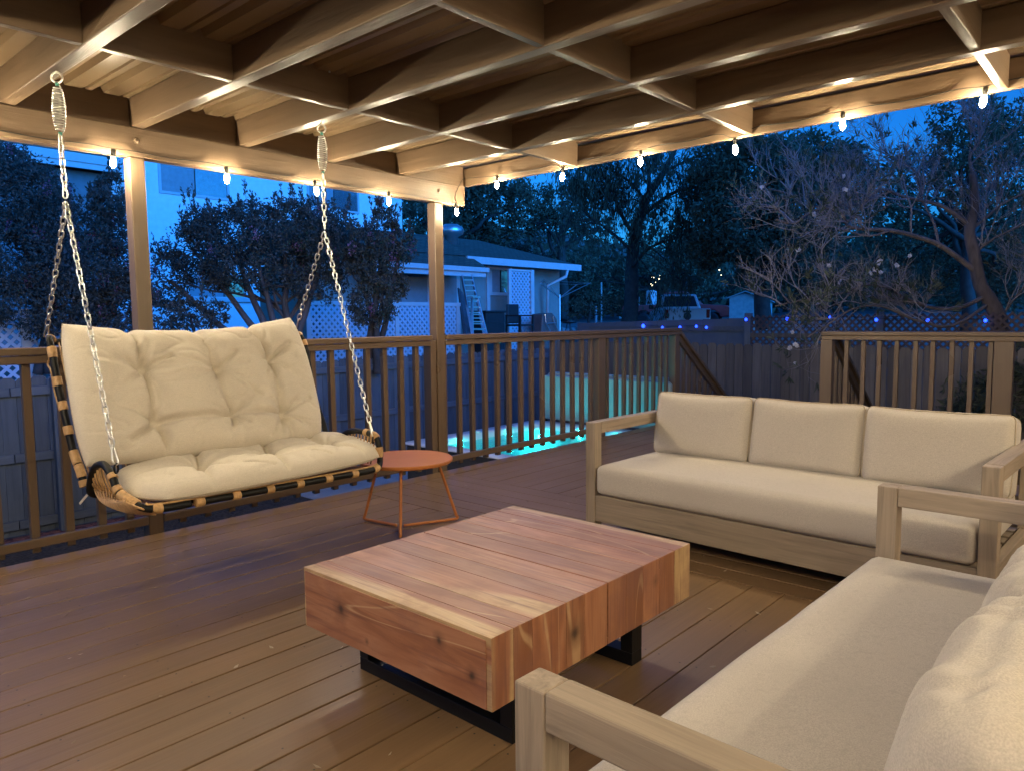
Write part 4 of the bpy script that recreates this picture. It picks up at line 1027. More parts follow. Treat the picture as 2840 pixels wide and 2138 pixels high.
mb = MB(); lattice(mb, (x0, 13.3, -0.3), (1,0,0), (0,0,1), x1-x0, zz+0.3, 0.10, 0.05); mb.build('lattice', M_latw, lt)
mb = MB(); mb.box((x1, 13.25, -0.4), (x1+0.13, 13.36, zz+0.06)); mb.box((x0-0.08, 13.27, zz), (x1, 13.33, zz+0.05)); mb.box((x0-0.09, 13.27, -0.4), (x0-0.0, 13.33, zz-0.001)); mb.build('post_frame', M_trim, lt)
YF = 12.4
fl = thing('lattice_screen', (0.5, YF, 0), 'white lattice fence behind the pink shrubs at the far left', 'lattice screen', 'white lattice screens')
a0, a1 = onY(-120, 900, YF).x, onY(400, 900, YF).x; zt2 = onY(120, 868, YF).z
mb = MB(); lattice(mb, (a0, YF, -0.5), (1,0,0), (0,0,1), a1-a0, zt2+0.5, 0.105, 0.045); mb.build('lattice', M_latw, fl)
mb = MB()
for a in (onY(68,900,YF).x, onY(290,900,YF).x): mb.box((a-0.06, YF-0.04, -0.6), (a+0.06, YF-0.005, onY(68,858,YF).z))
mb.build('post', M_trim, fl)
# ---- things standing along the bungalow
def bars(mb, pts, w): mb.tube(pts, w, 6)
def ladder(name, A0, A1, B0, B1, n, label, cat, mat, w=0.022):
    t = thing(name, A0, label, cat)
    for a, b in ((A0, A1), (B0, B1)):
        mb = MB(); mb.bar(a, b, w*1.3, w*2.4, up=(0,1,0)); mb.build('side_rail', mat, t)
    for k in range(n):
        f = (k+0.6)/n; mb = MB(); mb.bar(V(A0).lerp(V(A1), f), V(B0).lerp(V(B1), f), 0.03, 0.022, up=(0,1,0)); mb.build('rung', mat, t)
    return t
Yl = 12.3
ladder('extension_ladder', onY(1312,940,Yl-0.3), onY(1279,757,Yl+0.6), onY(1345,940,Yl-0.3), onY(1306,757,Yl+0.6), 12, 'tall aluminium ladder leaning against the bungalow wall', 'ladder', M_metal)
sl = ladder('step_ladder', onY(1311,945,Yl-0.5), onY(1309,826,Yl-0.2), onY(1354,945,Yl-0.5), onY(1324,826,Yl-0.2), 6, 'short step ladder standing open beside the tall leaning ladder', 'ladder', M_metal)
mb = MB(); mb.bar(onY(1305,945,Yl+0.3), onY(1308,826,Yl-0.1), 0.03, 0.03); mb.bar(onY(1345,945,Yl+0.3), onY(1325,826,Yl-0.1), 0.03, 0.03); mb.build('rear_leg', M_metal, sl)
mb = MB(); mb.box(onY(1306,827,Yl-0.3)-V((0,0.06,0)), onY(1327,823,Yl-0.3)+V((0,0.12,0))); mb.build('top_step', M_metal, sl)
for k in range(4):
    a, b = onY(1290+6*k,942,Yl+0.1), onY(1273+7*k,802+9*k,Yl+0.9)
    mb = MB(); mb.tone = random.random(); mb.bar(a, b, 0.09, 0.03, up=(0,1,0)); o = mb.build('timber_plank', M_fence, None, loc=a)
    tag(o, 'old timber plank leaning on the bungalow wall left of the ladders', 'plank', 'leaning timber planks')
bn = thing('storage_bin', onY(1372,935,12.4), 'dark ribbed storage bin on the ground between the ladders and the black chair', 'bin')
xA, xB, zT = onY(1347,900,12.4).x, onY(1399,900,12.4).x, onY(1372,868,12.4).z
mb = MB()
for k in range(7): mb.box((xA, 12.4+0.006*(k%2), -0.35+k*(zT+0.35)/7), (xB, 12.9, -0.35+(k+1)*(zT+0.35)/7-0.002))
mb.build('body', M_darkplastic, bn)
mb = MB(); mb.box((xA-0.03, 12.36, zT+0.002), (xB+0.03, 12.94, zT+0.05)); mb.build('lid', M_darkplastic, bn, bevel=0.01)
ch = thing('patio_chair', onY(1445,935,12.2), 'black patio chair standing in front of the tall white lattice', 'chair')
cx0, cx1 = onY(1428,880,12.2).x, onY(1463,880,12.2).x; zs = onY(1445,900,12.2).z; zb = onY(1445,844,12.2).z
mb = MB(); mb.box((cx0, 12.0, zs-0.05), (cx1, 12.5, zs)); mb.build('seat', M_darkplastic, ch, bevel=0.01)
mb = MB(); mb.box((cx0+0.02, 12.46, zs+0.02), (cx1-0.02, 12.52, zb)); mb.build('backrest', M_darkplastic, ch, bevel=0.03)
for a in (cx0, cx1):
    mb = MB(); mb.box((a-0.02, 12.0, zs+0.2), (a+0.02, 12.5, zs+0.23)); mb.build('armrest', M_darkplastic, ch)
    for b in (12.02, 12.48):
        mb = MB(); mb.box((a-0.018, b-0.018, -0.4), (a+0.018, b+0.018, zs+0.2)); mb.build('leg', M_darkplastic, ch)
cl = thing('clothes_line', onY(1551,940,13.0), 'silver rotary clothes line with bare raised arms beside the bungalow', 'clothes line')
tp = onY(1552,818,13.0)
mb = MB(); mb.tube([V((tp.x,tp.y,-0.4)), tp], 0.025, 8); mb.build('pole', M_metal, cl)
for e in (onY(1600,790,12.6), onY(1638,786,14.2), onY(1500,787,12.3), onY(1508,779,14.0)):
    mb = MB(); mb.tube([tp-V((0,0,0.1)), e], 0.014, 6); mb.build('arm', M_metal, cl)
mb = MB(); mb.tube([onY(1500,787,12.3), onY(1600,790,12.6), onY(1638,786,14.2), onY(1508,779,14.0)], 0.005, 5, closed=True); mb.build('line', M_metal, cl)
lo = thing('patio_lounger', onY(1520,930,12.5), 'brown padded lounger tipped up on edge beside the clothes line', 'lounger')
mb = MB(); P0 = [(onY(1492,930,12.5).x, -0.3), (onY(1558,930,12.5).x, -0.3), (onY(1545,885,12.5).x, onY(1545,885,12.5).z), (onY(1532,868,12.5).x, onY(1532,868,12.5).z), (onY(1505,870,12.5).x, onY(1505,872,12.5).z)]
mb.add([V((p, 12.5, q)) for p, q in P0]+[V((p, 12.9, q)) for p, q in P0], [(0,1,2,3,4),(9,8,7,6,5),(0,5,6,1),(1,6,7,2),(2,7,8,3),(3,8,9,4),(4,9,5,0)])
mb.build('cushion', plain('brown_vinyl', (0.16,0.10,0.085), rough=0.7), lo, bevel=0.03)
mb = MB(); mb.tube([onY(1512,872,12.46), onY(1514,895,12.44), onY(1531,930,12.42)], 0.012, 6); mb.tube([onY(1534,878,12.46), onY(1538,895,12.44), onY(1554,930,12.42)], 0.012, 6); mb.tube([onY(1518,898,12.43), onY(1541,896,12.43)], 0.010, 6); mb.build('frame', M_metal, lo)
gr = thing('fire_pit', onY(1580,930,13.2), 'black metal grill stand on thin legs at the edge of the driveway', 'grill')
c = onY(1578,893,13.2)
mb = MB(); mb.lathe([(0.03,-0.06),(0.2,-0.04),(0.24,0.02),(0.22,0.02),(0,-0.03)], c, 14); mb.build('bowl', M_darkplastic, gr, smooth=True)
for k in range(3):
    q = 2*pi*k/3; mb = MB(); mb.tube([c+V((.05*cos(q),.05*sin(q),-.05)), c+V((.28*cos(q),.28*sin(q),-1.0))], 0.014, 6); mb.build('leg', M_darkplastic, gr)

# ================================================================== PICKUP TRUCKS
def pickup(name, pos, heading, paint, label, sc=1.0):
    t = thing(name, pos, label, 'pickup truck', None, heading, local=True); t.scale = (sc,)*3
    mb = MB(); w = 0.98
    prof = [(-2.85,0.55),(-2.85,1.18),(-0.75,1.20),(1.15,1.20),(2.65,1.10),(2.85,0.95),(2.85,0.52),(2.35,0.5),(2.25,0.72),(2.0,0.88),(1.7,0.88),(1.45,0.72),(1.35,0.45),(-1.2,0.45),(-1.3,0.72),(-1.55,0.88),(-1.85,0.88),(-2.1,0.72),(-2.2,0.5)]
    mb.prism(prof, 1, -w, w); body = mb.build('body', paint, t, bevel=0.05, seg=3)
    mb = MB(); b = [(-0.78,-w+.03,1.195),(1.25,-w+.03,1.195),(1.25,w-.03,1.195),(-0.78,w-.03,1.195)]; tp = [(-0.62,-.74,1.86),(0.42,-.74,1.88),(0.42,.74,1.88),(-0.62,.74,1.86)]
    mb.add(b+tp, [(0,3,2,1),(4,5,6,7),(0,1,5,4),(1,2,6,5),(2,3,7,6),(3,0,4,7)]); mb.build('cab', paint, t, bevel=0.06, seg=3)
    def glass(a, b2, c, d, n): 
        m = MB(); m.add([V(p)+V(n)*0.012 for p in (a,b2,c,d)]+[V(p)+V(n)*0.004 for p in (a,b2,c,d)], [(0,1,2,3),(7,6,5,4),(0,4,5,1),(1,5,6,2),(2,6,7,3),(3,7,4,0)]); m.build('window', M_glass, t)
    glass((-0.755,-0.78,1.30),(-0.755,0.78,1.30),(-0.64,0.64,1.77),(-0.64,-0.64,1.77),(-1,0,0.2))
    glass((1.12,-0.82,1.28),(1.12,0.82,1.28),(0.52,0.66,1.79),(0.52,-0.66,1.79),(1,0,0.7))
    for s in (-1, 1):
        glass((-0.62,s*0.925,1.25),(0.16,s*0.925,1.25),(0.12,s*0.775,1.76),(-0.52,s*0.775,1.76),(0,s,0.3))
        glass((0.22,s*0.925,1.25),(1.02,s*0.925,1.25),(0.44,s*0.775,1.77),(0.19,s*0.775,1.77),(0,s,0.3))
        mb = MB(); mb.box((0.92,s*1.0,1.22),(1.05,s*1.22,1.42)); mb.build('mirror', M_darkplastic, t, bevel=0.03)
        mb = MB(); mb.box((-2.875,s*0.80,0.78),(-2.845,s*0.95,1.14)); mb.build('tail_light', plain('red_lens',(0.25,0.01,0.01),rough=0.2) if s < 0 else bpy.data.materials['red_lens'], t, bevel=0.01)
        mb = MB(); mb.box((2.82,s*0.62,0.82),(2.87,s*0.94,1.0)); mb.build('headlight', M_trim, t, bevel=0.02)
        for xx in (-1.7, 1.85):
            M = Matrix.Rotation(pi/2*s, 3, 'X')
            mb = MB(); mb.lathe([(0.2,-0.11),(0.36,-0.12),(0.39,-0.08),(0.39,0.08),(0.36,0.12),(0.2,0.11)], (xx, s*0.86, 0.39), 20, M); wh = mb.build('wheel', M_darkplastic, t, smooth=True)
            mb = MB(); mb.lathe([(0,0.09),(0.08,0.105),(0.2,0.1),(0.21,0.05),(0,0.05)], (xx, s*0.86, 0.39), 14, Matrix.Rotation(-pi/2*s, 3, 'X')); mb.build('rim', M_metal, wh, smooth=True)
    mb = MB(); mb.box((-2.885,-0.78,0.62),(-2.852,0.78,1.15)); tg = mb.build('tailgate', paint, t, bevel=0.012)
    mb = MB(); mb.lathe([(0,0),(0.15,0.0),(0.16,0.01),(0.15,0.018),(0,0.018)], (-2.886,0,0.86), 18, Matrix.Rotation(-pi/2,3,'Y')); mb.build('badge', M_darkplastic, tg)
    mb = MB(); mb.box((-2.90,-0.16,1.02),(-2.8855,0.16,1.09)); mb.build('handle', M_darkplastic, tg)
    mb = MB(); mb.box((-3.02,-0.95,0.46),(-2.86,0.95,0.60)); mb.build('bumper', M_metal, t, bevel=0.02)
    mb = MB(); mb.box((2.86,-0.95,0.48),(3.0,0.95,0.66)); mb.build('bumper', M_metal, t, bevel=0.02)
    mb = MB(); mb.box((2.83,-0.6,0.72),(2.862,0.6,1.02)); g = mb.build('grille', M_darkplastic, t)
    mb = MB()
    for s in (-1, 1):
        for z in (0.79, 0.94): mb.box((2.864,0.04*s,z-0.02),(2.885,0.58*s,z+0.02))
        mb.box((2.864,0.6*s-0.02,0.7),(2.885,0.6*s+0.02,1.03))
    mb.build('chrome_bar', M_metal, g)
    return t
p = atD(1906, 888, 31.5); d = ray(1906, 888); hd = atan2(d.y, d.x) + radians(9)
ctr = V((p.x+cos(hd)*2.85, p.y+sin(hd)*2.85, 0)); ctr.z = gz(ctr.x, ctr.y)+0.04
M_wpaint = plain('silver_paint', (0.48,0.49,0.51), rough=0.3, var=0.03); M_rpaint = plain('dark_red_paint', (0.55,0.075,0.075), rough=0.3, var=0.05)
pickup('pickup_truck', ctr, hd, M_wpaint, 'silver pickup truck seen from behind, parked beyond the fence with blue lights')
p = atD(1880, 860, 41.5); hd2 = atan2(RR.y, RR.x) - radians(22)
p.z = gz(p.x, p.y)+0.13
pickup('pickup_truck', p, hd2, M_rpaint, 'dark red pickup truck parked side on behind the silver one', 1.04)
# ---- small far things
sh = thing('garden_shed', atD(2083,880,37), 'small pale shed with a pitched roof right of the parked trucks', 'shed')
c = atD(2083, 845, 37); q = hd2
E1 = V((cos(q),sin(q),0)); E2 = V((-sin(q),cos(q),0)); hw = 0.95
zb_, zt3, zk = 0.1, atD(2083,830,37).z, atD(2083,812,37).z
vs = []
for dd in (-1.0, 1.2):
    for a, z in ((-hw,zb_),(hw,zb_),(hw,zt3-0.15),(-hw*0.2,zk-0.05),(-hw,zt3+0.05)): v_ = V((c.x,c.y,0))+E1*a+E2*dd; vs.append(V((v_.x,v_.y,z)))
mb = MB(); mb.add(vs, [(0,1,2,3,4),(9,8,7,6,5),(0,5,6,1),(1,6,7,2),(2,7,8,3),(3,8,9,4),(4,9,5,0)]); mb.build('wall', plain('shed_green',(0.27,0.36,0.36),rough=0.8), sh)
vs = []
for dd in (-1.15, 1.3):
    for a, z in ((-hw-0.12,zt3+0.0),(-hw*0.2,zk-0.0),(hw+0.12,zt3-0.19),(hw+0.12,zt3-0.13),(-hw*0.2,zk+0.06),(-hw-0.12,zt3+0.06)): v_ = V((c.x,c.y,0))+E1*a+E2*dd; vs.append(V((v_.x,v_.y,z)))
mb = MB(); mb.add(vs, [(0,1,2,3,4,5),(11,10,9,8,7,6)]+[(i,(i+1)%6,6+(i+1)%6,6+i) for i in range(6)]); mb.build('roof', plain('shed_roof',(0.20,0.27,0.27),rough=0.8), sh)
for px, y0_, y1_, D, w_, lab, nm in ((1806,806,860,45,0.17,'pale utility cabinet standing behind the red pickup','utility_cabinet'),(1668,784,900,40,0.045,'thin pale pole between the bungalow and the trucks','pole'),(1653,850,905,38,0.06,'short white marker post at the driveway edge','marker_post'),(1765,823,850,46,0.09,'small pale box on the far side of the red pickup','utility_cabinet')):
    a, b = atD(px,y1_,D), atD(px,y0_,D); mb = MB()
    r_ = w_*D/40*1.7 if nm == 'utility_cabinet' else w_
    mb.prism([(-r_,a.z),(r_,a.z),(r_,b.z-r_*0.2),(0,b.z),(-r_,b.z-r_*0.2)], 1, -r_*0.6, r_*0.6); mb.v = [q+V((a.x,a.y,0)) for q in mb.v]
    tag(mb.build(nm, M_trim if nm != 'pole' else M_metal, None, loc=a, bevel=r_*0.1), lab, nm.replace('_',' '))
fy = thing('fairy_lights', atD(1815,780,60), 'cluster of tiny warm lights far behind the parked trucks', 'fairy lights')
for px, py, r_ in ((1808,770,.05),(1813,771,.04),(1828,775,.05),(1806,789,.05),(1809,793,.06),(1818,784,.03),(1995,750,.06),(2000,764,.04),(1830,765,.03)):
    mb = MB(); mb.lathe([(0,-r_),(r_,0),(0,r_)], atD(px,py,52), 8); mb.build('lamp', M_far, fy)
# ================================================================== PLANTS
random.seed(5)
def rv(): 
    while True:
        v = V((random.uniform(-1,1), random.uniform(-1,1), random.uniform(-1,1)))
        if 0.01 < v.length < 1: return v
def leaf(mb, p, size, asp=0.45, n=None, d=None):
    d = d or rv().normalized(); s = d.cross(rv()).normalized(); l = size*random.uniform(0.6, 1.3); w = l*asp
    c = d.cross(s)*(w*0.25)
    mb.tone = min(1, max(0, mb.base + random.uniform(-.3,.3)))
    mb.add([p, p+d*l*0.5+s*w*0.5+c, p+d*l, p+d*l*0.5-s*w*0.5+c], [(0,1,2,3)])
def clumps(mb, c, rad, n_cl, n_lf, size, asp=0.45, tight=0.28, shell=0.55):
    for i in range(n_cl):
        v = rv(); v = v.normalized()*(shell+(1-shell)*v.length) if random.random() < 0.75 else v
        q = V((c.x+v.x*rad.x, c.y+v.y*rad.y, c.z+v.z*rad.z)); r = min(rad)*tight*random.uniform(0.6,1.4); mb.base = random.uniform(0.2,0.8)
        for k in range(n_lf):
            o = rv(); leaf(mb, q+o*r, size, asp)
def trunk_mb(mb, a, b, r0, r1, wob=0.1, n=8):
    P = [V(a).lerp(V(b), i/n) + V((random.uniform(-1,1), random.uniform(-1,1), random.uniform(-.4,.4)))*wob*(1 if 0 < i < n else 0)*(V(b)-V(a)).length*0.12 for i in range(n+1)]
    mb.tube(arc(P,3), [r0+(r1-r0)*i/(3*n) for i in range(3*n+1)], 8); return P
def tree(name, label, cat, D, base, blobs, leafm, size, per=9, lf=26, tr=0.2, group=None, asp=0.45, tight=0.3, flowers=None, shoots=0, barkm=None, trunks=1):
    """base: pixel foot; blobs: (px, py, rx_px, ry_px, depth offset) crown masses placed at real distance D"""
    b = atD(base[0], base[1], D); b.z = max(b.z-0.2, gz(b.x, b.y)-0.2) if base[1] > 860 else gz(b.x, b.y)-0.2
    t = thing(name, b, label, cat, group)
    mb = MB(); mt = MB(); fl = MB(); top = atD(blobs[0][0], blobs[0][1], D+blobs[0][4])
    stems = []
    for k in range(trunks):
        off = V((random.uniform(-.15,.15), random.uniform(-.15,.15), 0))*(trunks > 1)
        target = top if k == 0 else atD(blobs[k % len(blobs)][0], blobs[k % len(blobs)][1], D+blobs[k % len(blobs)][4])
        stems.append(trunk_mb(mt, b+off, target, tr, tr*0.4))
    for (px, py, rx, ry, dd) in blobs:
        c = atD(px, py, D+dd); s = (D+dd)/FPX; rad = V((rx*s, rx*s, ry*s)); P = stems[0]; a = P[len(P)//2 + random.randint(-1, 1)]
        trunk_mb(mt, a, c, tr*0.4, tr*0.1, 0.5, 5)
        ncl = max(6, int(per*(rx*ry)/900.0))
        for k in range(min(9, 3+ncl//5)):
            v = rv(); e = V((c.x+v.x*rad.x, c.y+v.y*rad.y, c.z+v.z*rad.z)); trunk_mb(mt, c, e, tr*0.12, tr*0.03, 0.6, 4)
        clumps(mb, c, rad, ncl, lf, size, asp, tight)
        for k in range(shoots):
            v = rv(); v.z = abs(v.z)*0.7+0.6; v.normalize(); q = V((c.x+v.x*rad.x, c.y+v.y*rad.y, c.z+v.z*rad.z)); d = (V((v.x*0.35,v.y*0.35,1))).normalized(); L = random.uniform(0.12,0.34)
            mb.base = random.uniform(.2,.6); mt.tube([q-d*0.15, q+d*L], [0.006,0.002], 4)
            for j in range(22): f = random.random(); leaf(mb, q+d*L*f+rv()*0.05*(1.1-f), size, asp, d=(d+rv()*0.9).normalized())
        if flowers:
            for k in range(max(1, int(flowers*rx*ry/900.0))):
                v = rv().normalized(); q = V((c.x+v.x*rad.x*1.0, c.y+v.y*rad.y*1.0, c.z+v.z*rad.z*0.95)); fl.base = random.uniform(.2,.8)
                for j in range(34): leaf(fl, q+V((rv().x*.07, rv().y*.07, rv().z*.11)), 0.034, 0.9)
    mt.build('trunk', barkm or M_trunkd, t, smooth=True, norm=False)
    mb.build('crown', leafm, t, norm=False)
    if flowers: fl.build('blossom', M_flower, t, norm=False)
    return t
SHG = 'crepe myrtle shrubs behind the side fence'
tree('flowering_shrub', 'dark flowering shrub filling the far left edge beside the swing chain', 'shrub', 10.6, (130,1000), [(60,560,120,110,0),(180,640,130,100,.3),(60,720,120,100,-.2),(230,760,120,100,0),(330,700,60,140,.1),(150,850,150,80,0),(20,470,80,70,.2),(300,560,45,90,.2),(360,850,70,80,.2)], M_leafmyrtle, 0.062, 13, 32, 0.07, SHG, flowers=0.45, shoots=3, trunks=4)
tree('flowering_shrub', 'wide dark flowering shrub in front of the white house between the roof posts', 'shrub', 11.4, (790,1000), [(790,650,130,80,0),(640,660,110,80,.3),(900,690,90,90,0),(540,700,80,70,.2),(470,780,60,90,.4),(720,740,150,70,0),(930,620,60,60,.2),(560,620,60,45,.1),(700,600,70,45,.1),(830,590,70,40,.1),(600,770,50,40,0),(880,790,80,50,0)], M_leafmyrtle, 0.060, 13, 32, 0.07, SHG, flowers=0.35, shoots=4, trunks=6, barkm=M_bark)
tree('flowering_shrub', 'upright dark shrub between the swing chain and the second roof post', 'shrub', 11.0, (1035,1000), [(1040,740,55,70,0),(1060,650,45,50,.1),(1110,690,40,50,.2),(1000,690,40,50,0),(1030,840,60,70,0),(1090,790,35,50,.1),(960,720,35,40,0),(1050,590,16,36,0),(1090,640,12,40,0)], M_leafmyrtle, 0.060, 14, 32, 0.06, SHG, flowers=0.12, shoots=4, trunks=3)
tree('leafy_bush', 'small rounded bush below the lower window of the white house', 'shrub', 10.4, (560,1000), [(530,880,70,45,0),(590,870,45,35,.1),(470,900,60,50,0)], M_leafmyrtle, 0.055, 10, 28, 0.04, None, shoots=2, trunks=3)
TG = 'dark trees beyond the bungalow'
tree('evergreen_tree', 'dark evergreen tree between the white house and the second roof post', 'tree', 42, (1250,880), [(1240,560,110,80,0),(1180,620,90,60,-2),(1330,590,70,80,1),(1300,500,80,50,0),(1400,520,60,70,2),(1150,510,60,60,0),(1370,650,80,50,1),(1440,560,35,60,0)], M_leafdark, 0.30, 11, 26, 0.4, TG)
tree('evergreen_tree', 'loose crowned pine standing against the open sky right of the second roof post', 'tree', 46, (1560,880), [(1560,560,70,55,0),(1490,560,45,60,0),(1620,580,60,55,1),(1540,620,90,40,0),(1500,620,50,50,0),(1650,640,50,50,0),(1450,620,35,45,0),(1600,520,40,30,0)], M_leafdark, 0.28, 8, 22, 0.4, TG, tight=0.34)
tree('rounded_tree', 'pale rounded tree showing just over the bungalow roof', 'tree', 38, (1460,880), [(1460,700,50,36,0),(1420,720,40,30,0),(1500,725,35,30,0)], leafmat('grey_green_leaf',(0.10,0.12,0.095),(0.18,0.20,0.16)), 0.2, 14, 30, 0.25, TG)
tree('evergreen_tree', 'broad dark tree filling the middle under the roof edge, right of the bare willow', 'tree', 27, (2120,900), [(2100,500,130,110,0),(2230,470,120,90,1),(1980,470,70,80,1),(2080,640,130,90,0),(2230,610,110,110,0),(2000,580,70,70,0),(2330,500,90,90,1),(2150,730,120,70,0),(2280,760,90,80,1),(2060,420,60,40,0),(1960,700,60,60,1)], M_leafdark, 0.21, 12, 30, 0.32, TG)
tree('evergreen_tree', 'tall dark tree at the upper right with bright sky showing through its leaves', 'tree', 19, (2684,900), [(2690,420,110,70,0),(2560,470,90,60,0),(2800,450,110,110,1),(2660,330,70,60,0),(2780,330,60,60,1),(2450,540,80,60,0),(2620,560,110,60,1),(2780,620,110,90,1),(2480,640,90,80,1),(2600,700,100,90,2),(2820,760,90,90,1),(2420,760,90,90,2),(2700,790,100,80,2)], M_leafmid, 0.135, 8, 26, 0.20, TG, tight=0.34)
tree('leafy_bush', 'grey bush by the driveway right of the clothes line', 'shrub', 30, (1630,900), [(1640,840,50,36,0),(1590,850,40,36,0),(1700,850,40,30,2)], M_leafdark, 0.13, 10, 24, 0.08)
tree('broad_tree', 'dim grey green trees standing right behind the parked trucks', 'tree', 56, (1900,860), [(1900,760,110,60,0),(1780,770,70,60,0),(2010,770,80,60,0),(1850,690,120,50,3),(1960,690,80,50,3),(1680,780,70,50,0),(2120,780,80,50,0),(1600,740,90,50,2),(1500,790,80,40,2)], M_leafmid, 0.33, 8, 24, 0.35, TG)
# far-off wood that reads as one mass
mb = MB(); random.seed(9)
for k in range(520):
    a = radians(random.uniform(5, 84)); r_ = random.uniform(62, 96); c = V((r_*cos(a), r_*sin(a), 0)); g = gz(c.x, c.y); h = random.uniform(5, 10.5)
    mb.base = random.uniform(.1,.6)
    for j in range(42): o = rv(); leaf(mb, V((c.x+o.x*3.0, c.y+o.y*3.0, g+h*0.5+o.z*h*0.52)), 0.9, 0.6)
tag(mb.build('treeline', M_leafdark, norm=False), 'far dark woodland closing the horizon behind houses and trucks', 'woodland', None, 'stuff')
# boulders along the driveway edge
for k in range(12):
    px = 1560+14*k+random.uniform(-4,4); c = atD(px, 876+random.uniform(-3,4), 42); r_ = random.uniform(0.14,0.42)
    mb = rbox(r_*2, r_*1.6, r_*1.3, r_*0.6, (6,6,6), (0,0,0), r_*0.5, k); mb.v = [q+V((c.x, c.y, gz(c.x,c.y)+0.1)) for q in mb.v]
    tag(mb.build('boulder', M_concrete, None, loc=(c.x,c.y,gz(c.x,c.y)), smooth=True), 'rounded grey boulder in the low row behind the driveway', 'boulder', 'boulders along the driveway')

# ---- gnarled branch systems
def twigs(mb, lv, P, r, depth, length, spread, up, n_child, tips):
    """spawn crooked side twigs from polyline P (tapering from radius r)"""
    N_ = len(P)
    for k in range(n_child):
        f = random.uniform(0.22, 1.0); i = min(N_-2, int(f*(N_-1))); p = P[i]; d0 = (P[i+1]-P[i]).normalized()
        d = (d0*0.5 + rv()*spread + V((0,0,up))).normalized(); L = length*random.uniform(0.55, 1.3)*(1.15-0.5*f); seg = 7; Q = [p.copy()]; q = p.copy()
        bend = rv()*0.5
        for s_ in range(seg):
            d = (d + rv()*0.33 + bend*0.12 + V((0,0,up*0.10))).normalized(); q = q + d*(L/seg); Q.append(q.copy())
        rr_ = [r*(1-0.75*j/seg) for j in range(seg+1)]
        mb.tube(arc(Q,2), [r*(1-0.75*j/(2*seg)) for j in range(2*seg+1)], 5 if depth > 1 else 4, cap=False)
        if depth > 1: twigs(mb, lv, Q, r*0.55, depth-1, length*0.55, spread, up, max(2, n_child-2), tips)
        else: tips.append((Q[-1], d))
bt = thing('bare_tree', atD(2775,980,9.6), 'gnarled half bare tree with crooked pale branches and few white flowers', 'tree')
def tr_(pts, D0, D1): n = len(pts)-1; return [atD(p[0], p[1], D0+(D1-D0)*i/max(1,n)) for i, p in enumerate(pts)]
trunk = tr_([(2800,1130),(2778,960),(2770,890),(2748,839),(2718,789),(2701,705),(2689,641),(2703,566),(2697,480)], 9.6, 9.8)
mb = MB(); T = arc(trunk,5); mb.tube(T, [0.125*(1-0.62*i/(len(T)-1)) for i in range(len(T))], 12); mb.build('trunk', M_bark, bt, smooth=True)
BR_ = [([(2697,759),(2605,688),(2540,660),(2466,641),(2400,637),(2352,627),(2335,593),(2290,578),(2248,590),(2201,620),(2150,610)], 9.7, 9.0, 0.052),
       ([(2684,625),(2613,574),(2554,557),(2500,545),(2445,526),(2400,560),(2340,572),(2235,572),(2190,540),(2132,525)], 9.8, 9.9, 0.040),
       ([(2735,815),(2660,850),(2584,852),(2520,830),(2453,797),(2398,792),(2330,815),(2240,830),(2150,850)], 9.6, 9.0, 0.040),
       ([(2748,839),(2640,905),(2540,890),(2440,850),(2360,860),(2290,905),(2240,935)], 9.5, 8.6, 0.030),
       ([(2466,641),(2420,655),(2378,650),(2300,630),(2240,655),(2200,635)], 9.2, 8.9, 0.022),
       ([(2689,641),(2740,600),(2790,560),(2850,540)], 9.8, 9.8, 0.035), ([(2701,705),(2760,660),(2850,620)], 9.7, 9.5, 0.03),
       ([(2697,480),(2690,430),(2720,380),(2700,330)], 9.8, 10.0, 0.035), ([(2770,890),(2820,820),(2880,760)], 9.6, 9.5, 0.03),
       ([(2605,688),(2590,620),(2560,560),(2550,490),(2500,450),(2430,430)], 9.6, 10.1, 0.026), ([(2554,557),(2540,480),(2480,440),(2410,410)], 9.8, 10.2, 0.018)]
tips = []; wm = MB()
for pts, D0, D1, r_ in BR_:
    Q0 = tr_(pts, D0, D1); rr0 = ray(*pts[0])
    if pts[0] in ((2697,759),(2684,625),(2735,815),(2748,839),(2689,641),(2701,705),(2697,480),(2770,890)):
        q0 = min(T, key=lambda p: (p - CAM - rr0*((p-CAM).dot(_f))).length); sh_ = q0 - Q0[0]; Q0 = [q + sh_*max(0, 1-i/4) for i, q in enumerate(Q0)]
    r_ *= 0.8; wm.mi = 1
    P = arc(Q0,4); wm.tube(P, [r_*(1-0.72*(i/(len(P)-1))**0.7) for i in range(len(P))], 7)
    wm.mi = 0
    twigs(wm, None, P, r_*0.36, 3, 0.95, 0.72, 0.26, 9, tips)
wm.build('branches', [M_twig, plain('limb_bark', (0.15, 0.12, 0.105), rough=0.9, var=0.3, bmp=0.4)], bt, smooth=True, norm=False)
lm = MB()
def flower(p, size, n=7):
    fm = MB(); fm.base = .5; q = rv().normalized()
    for k in range(n): leaf(fm, p, size, 0.9, d=(q+rv()*0.9).normalized())
    fm.build('flower', M_white, bt, norm=False)
for p, d in tips:
    if p.z < 1.15 + 0.5 and random.random() < 0.42 or random.random() < 0.10:
        lm.base = random.uniform(.2,.8)
        for k in range(random.randint(4,9)): leaf(lm, p - d*random.uniform(0,0.1), 0.10, 0.22, d=(d+rv()*0.9).normalized())
    if random.random() < 0.004:
        flower(p, 0.045)
for px, py in ((2264,597),(2272,617),(2443,730),(2437,757),(2420,752),(2200,926),(2207,950),(2212,955),(2345,521),(2219,699),(2260,838),(2185,962),(2292,740),(2420,757),(2530,712),(2330,785)):
    flower(atD(px, py, 8.9), 0.052)
lm.build('leaves', M_leaflance, bt, norm=False)
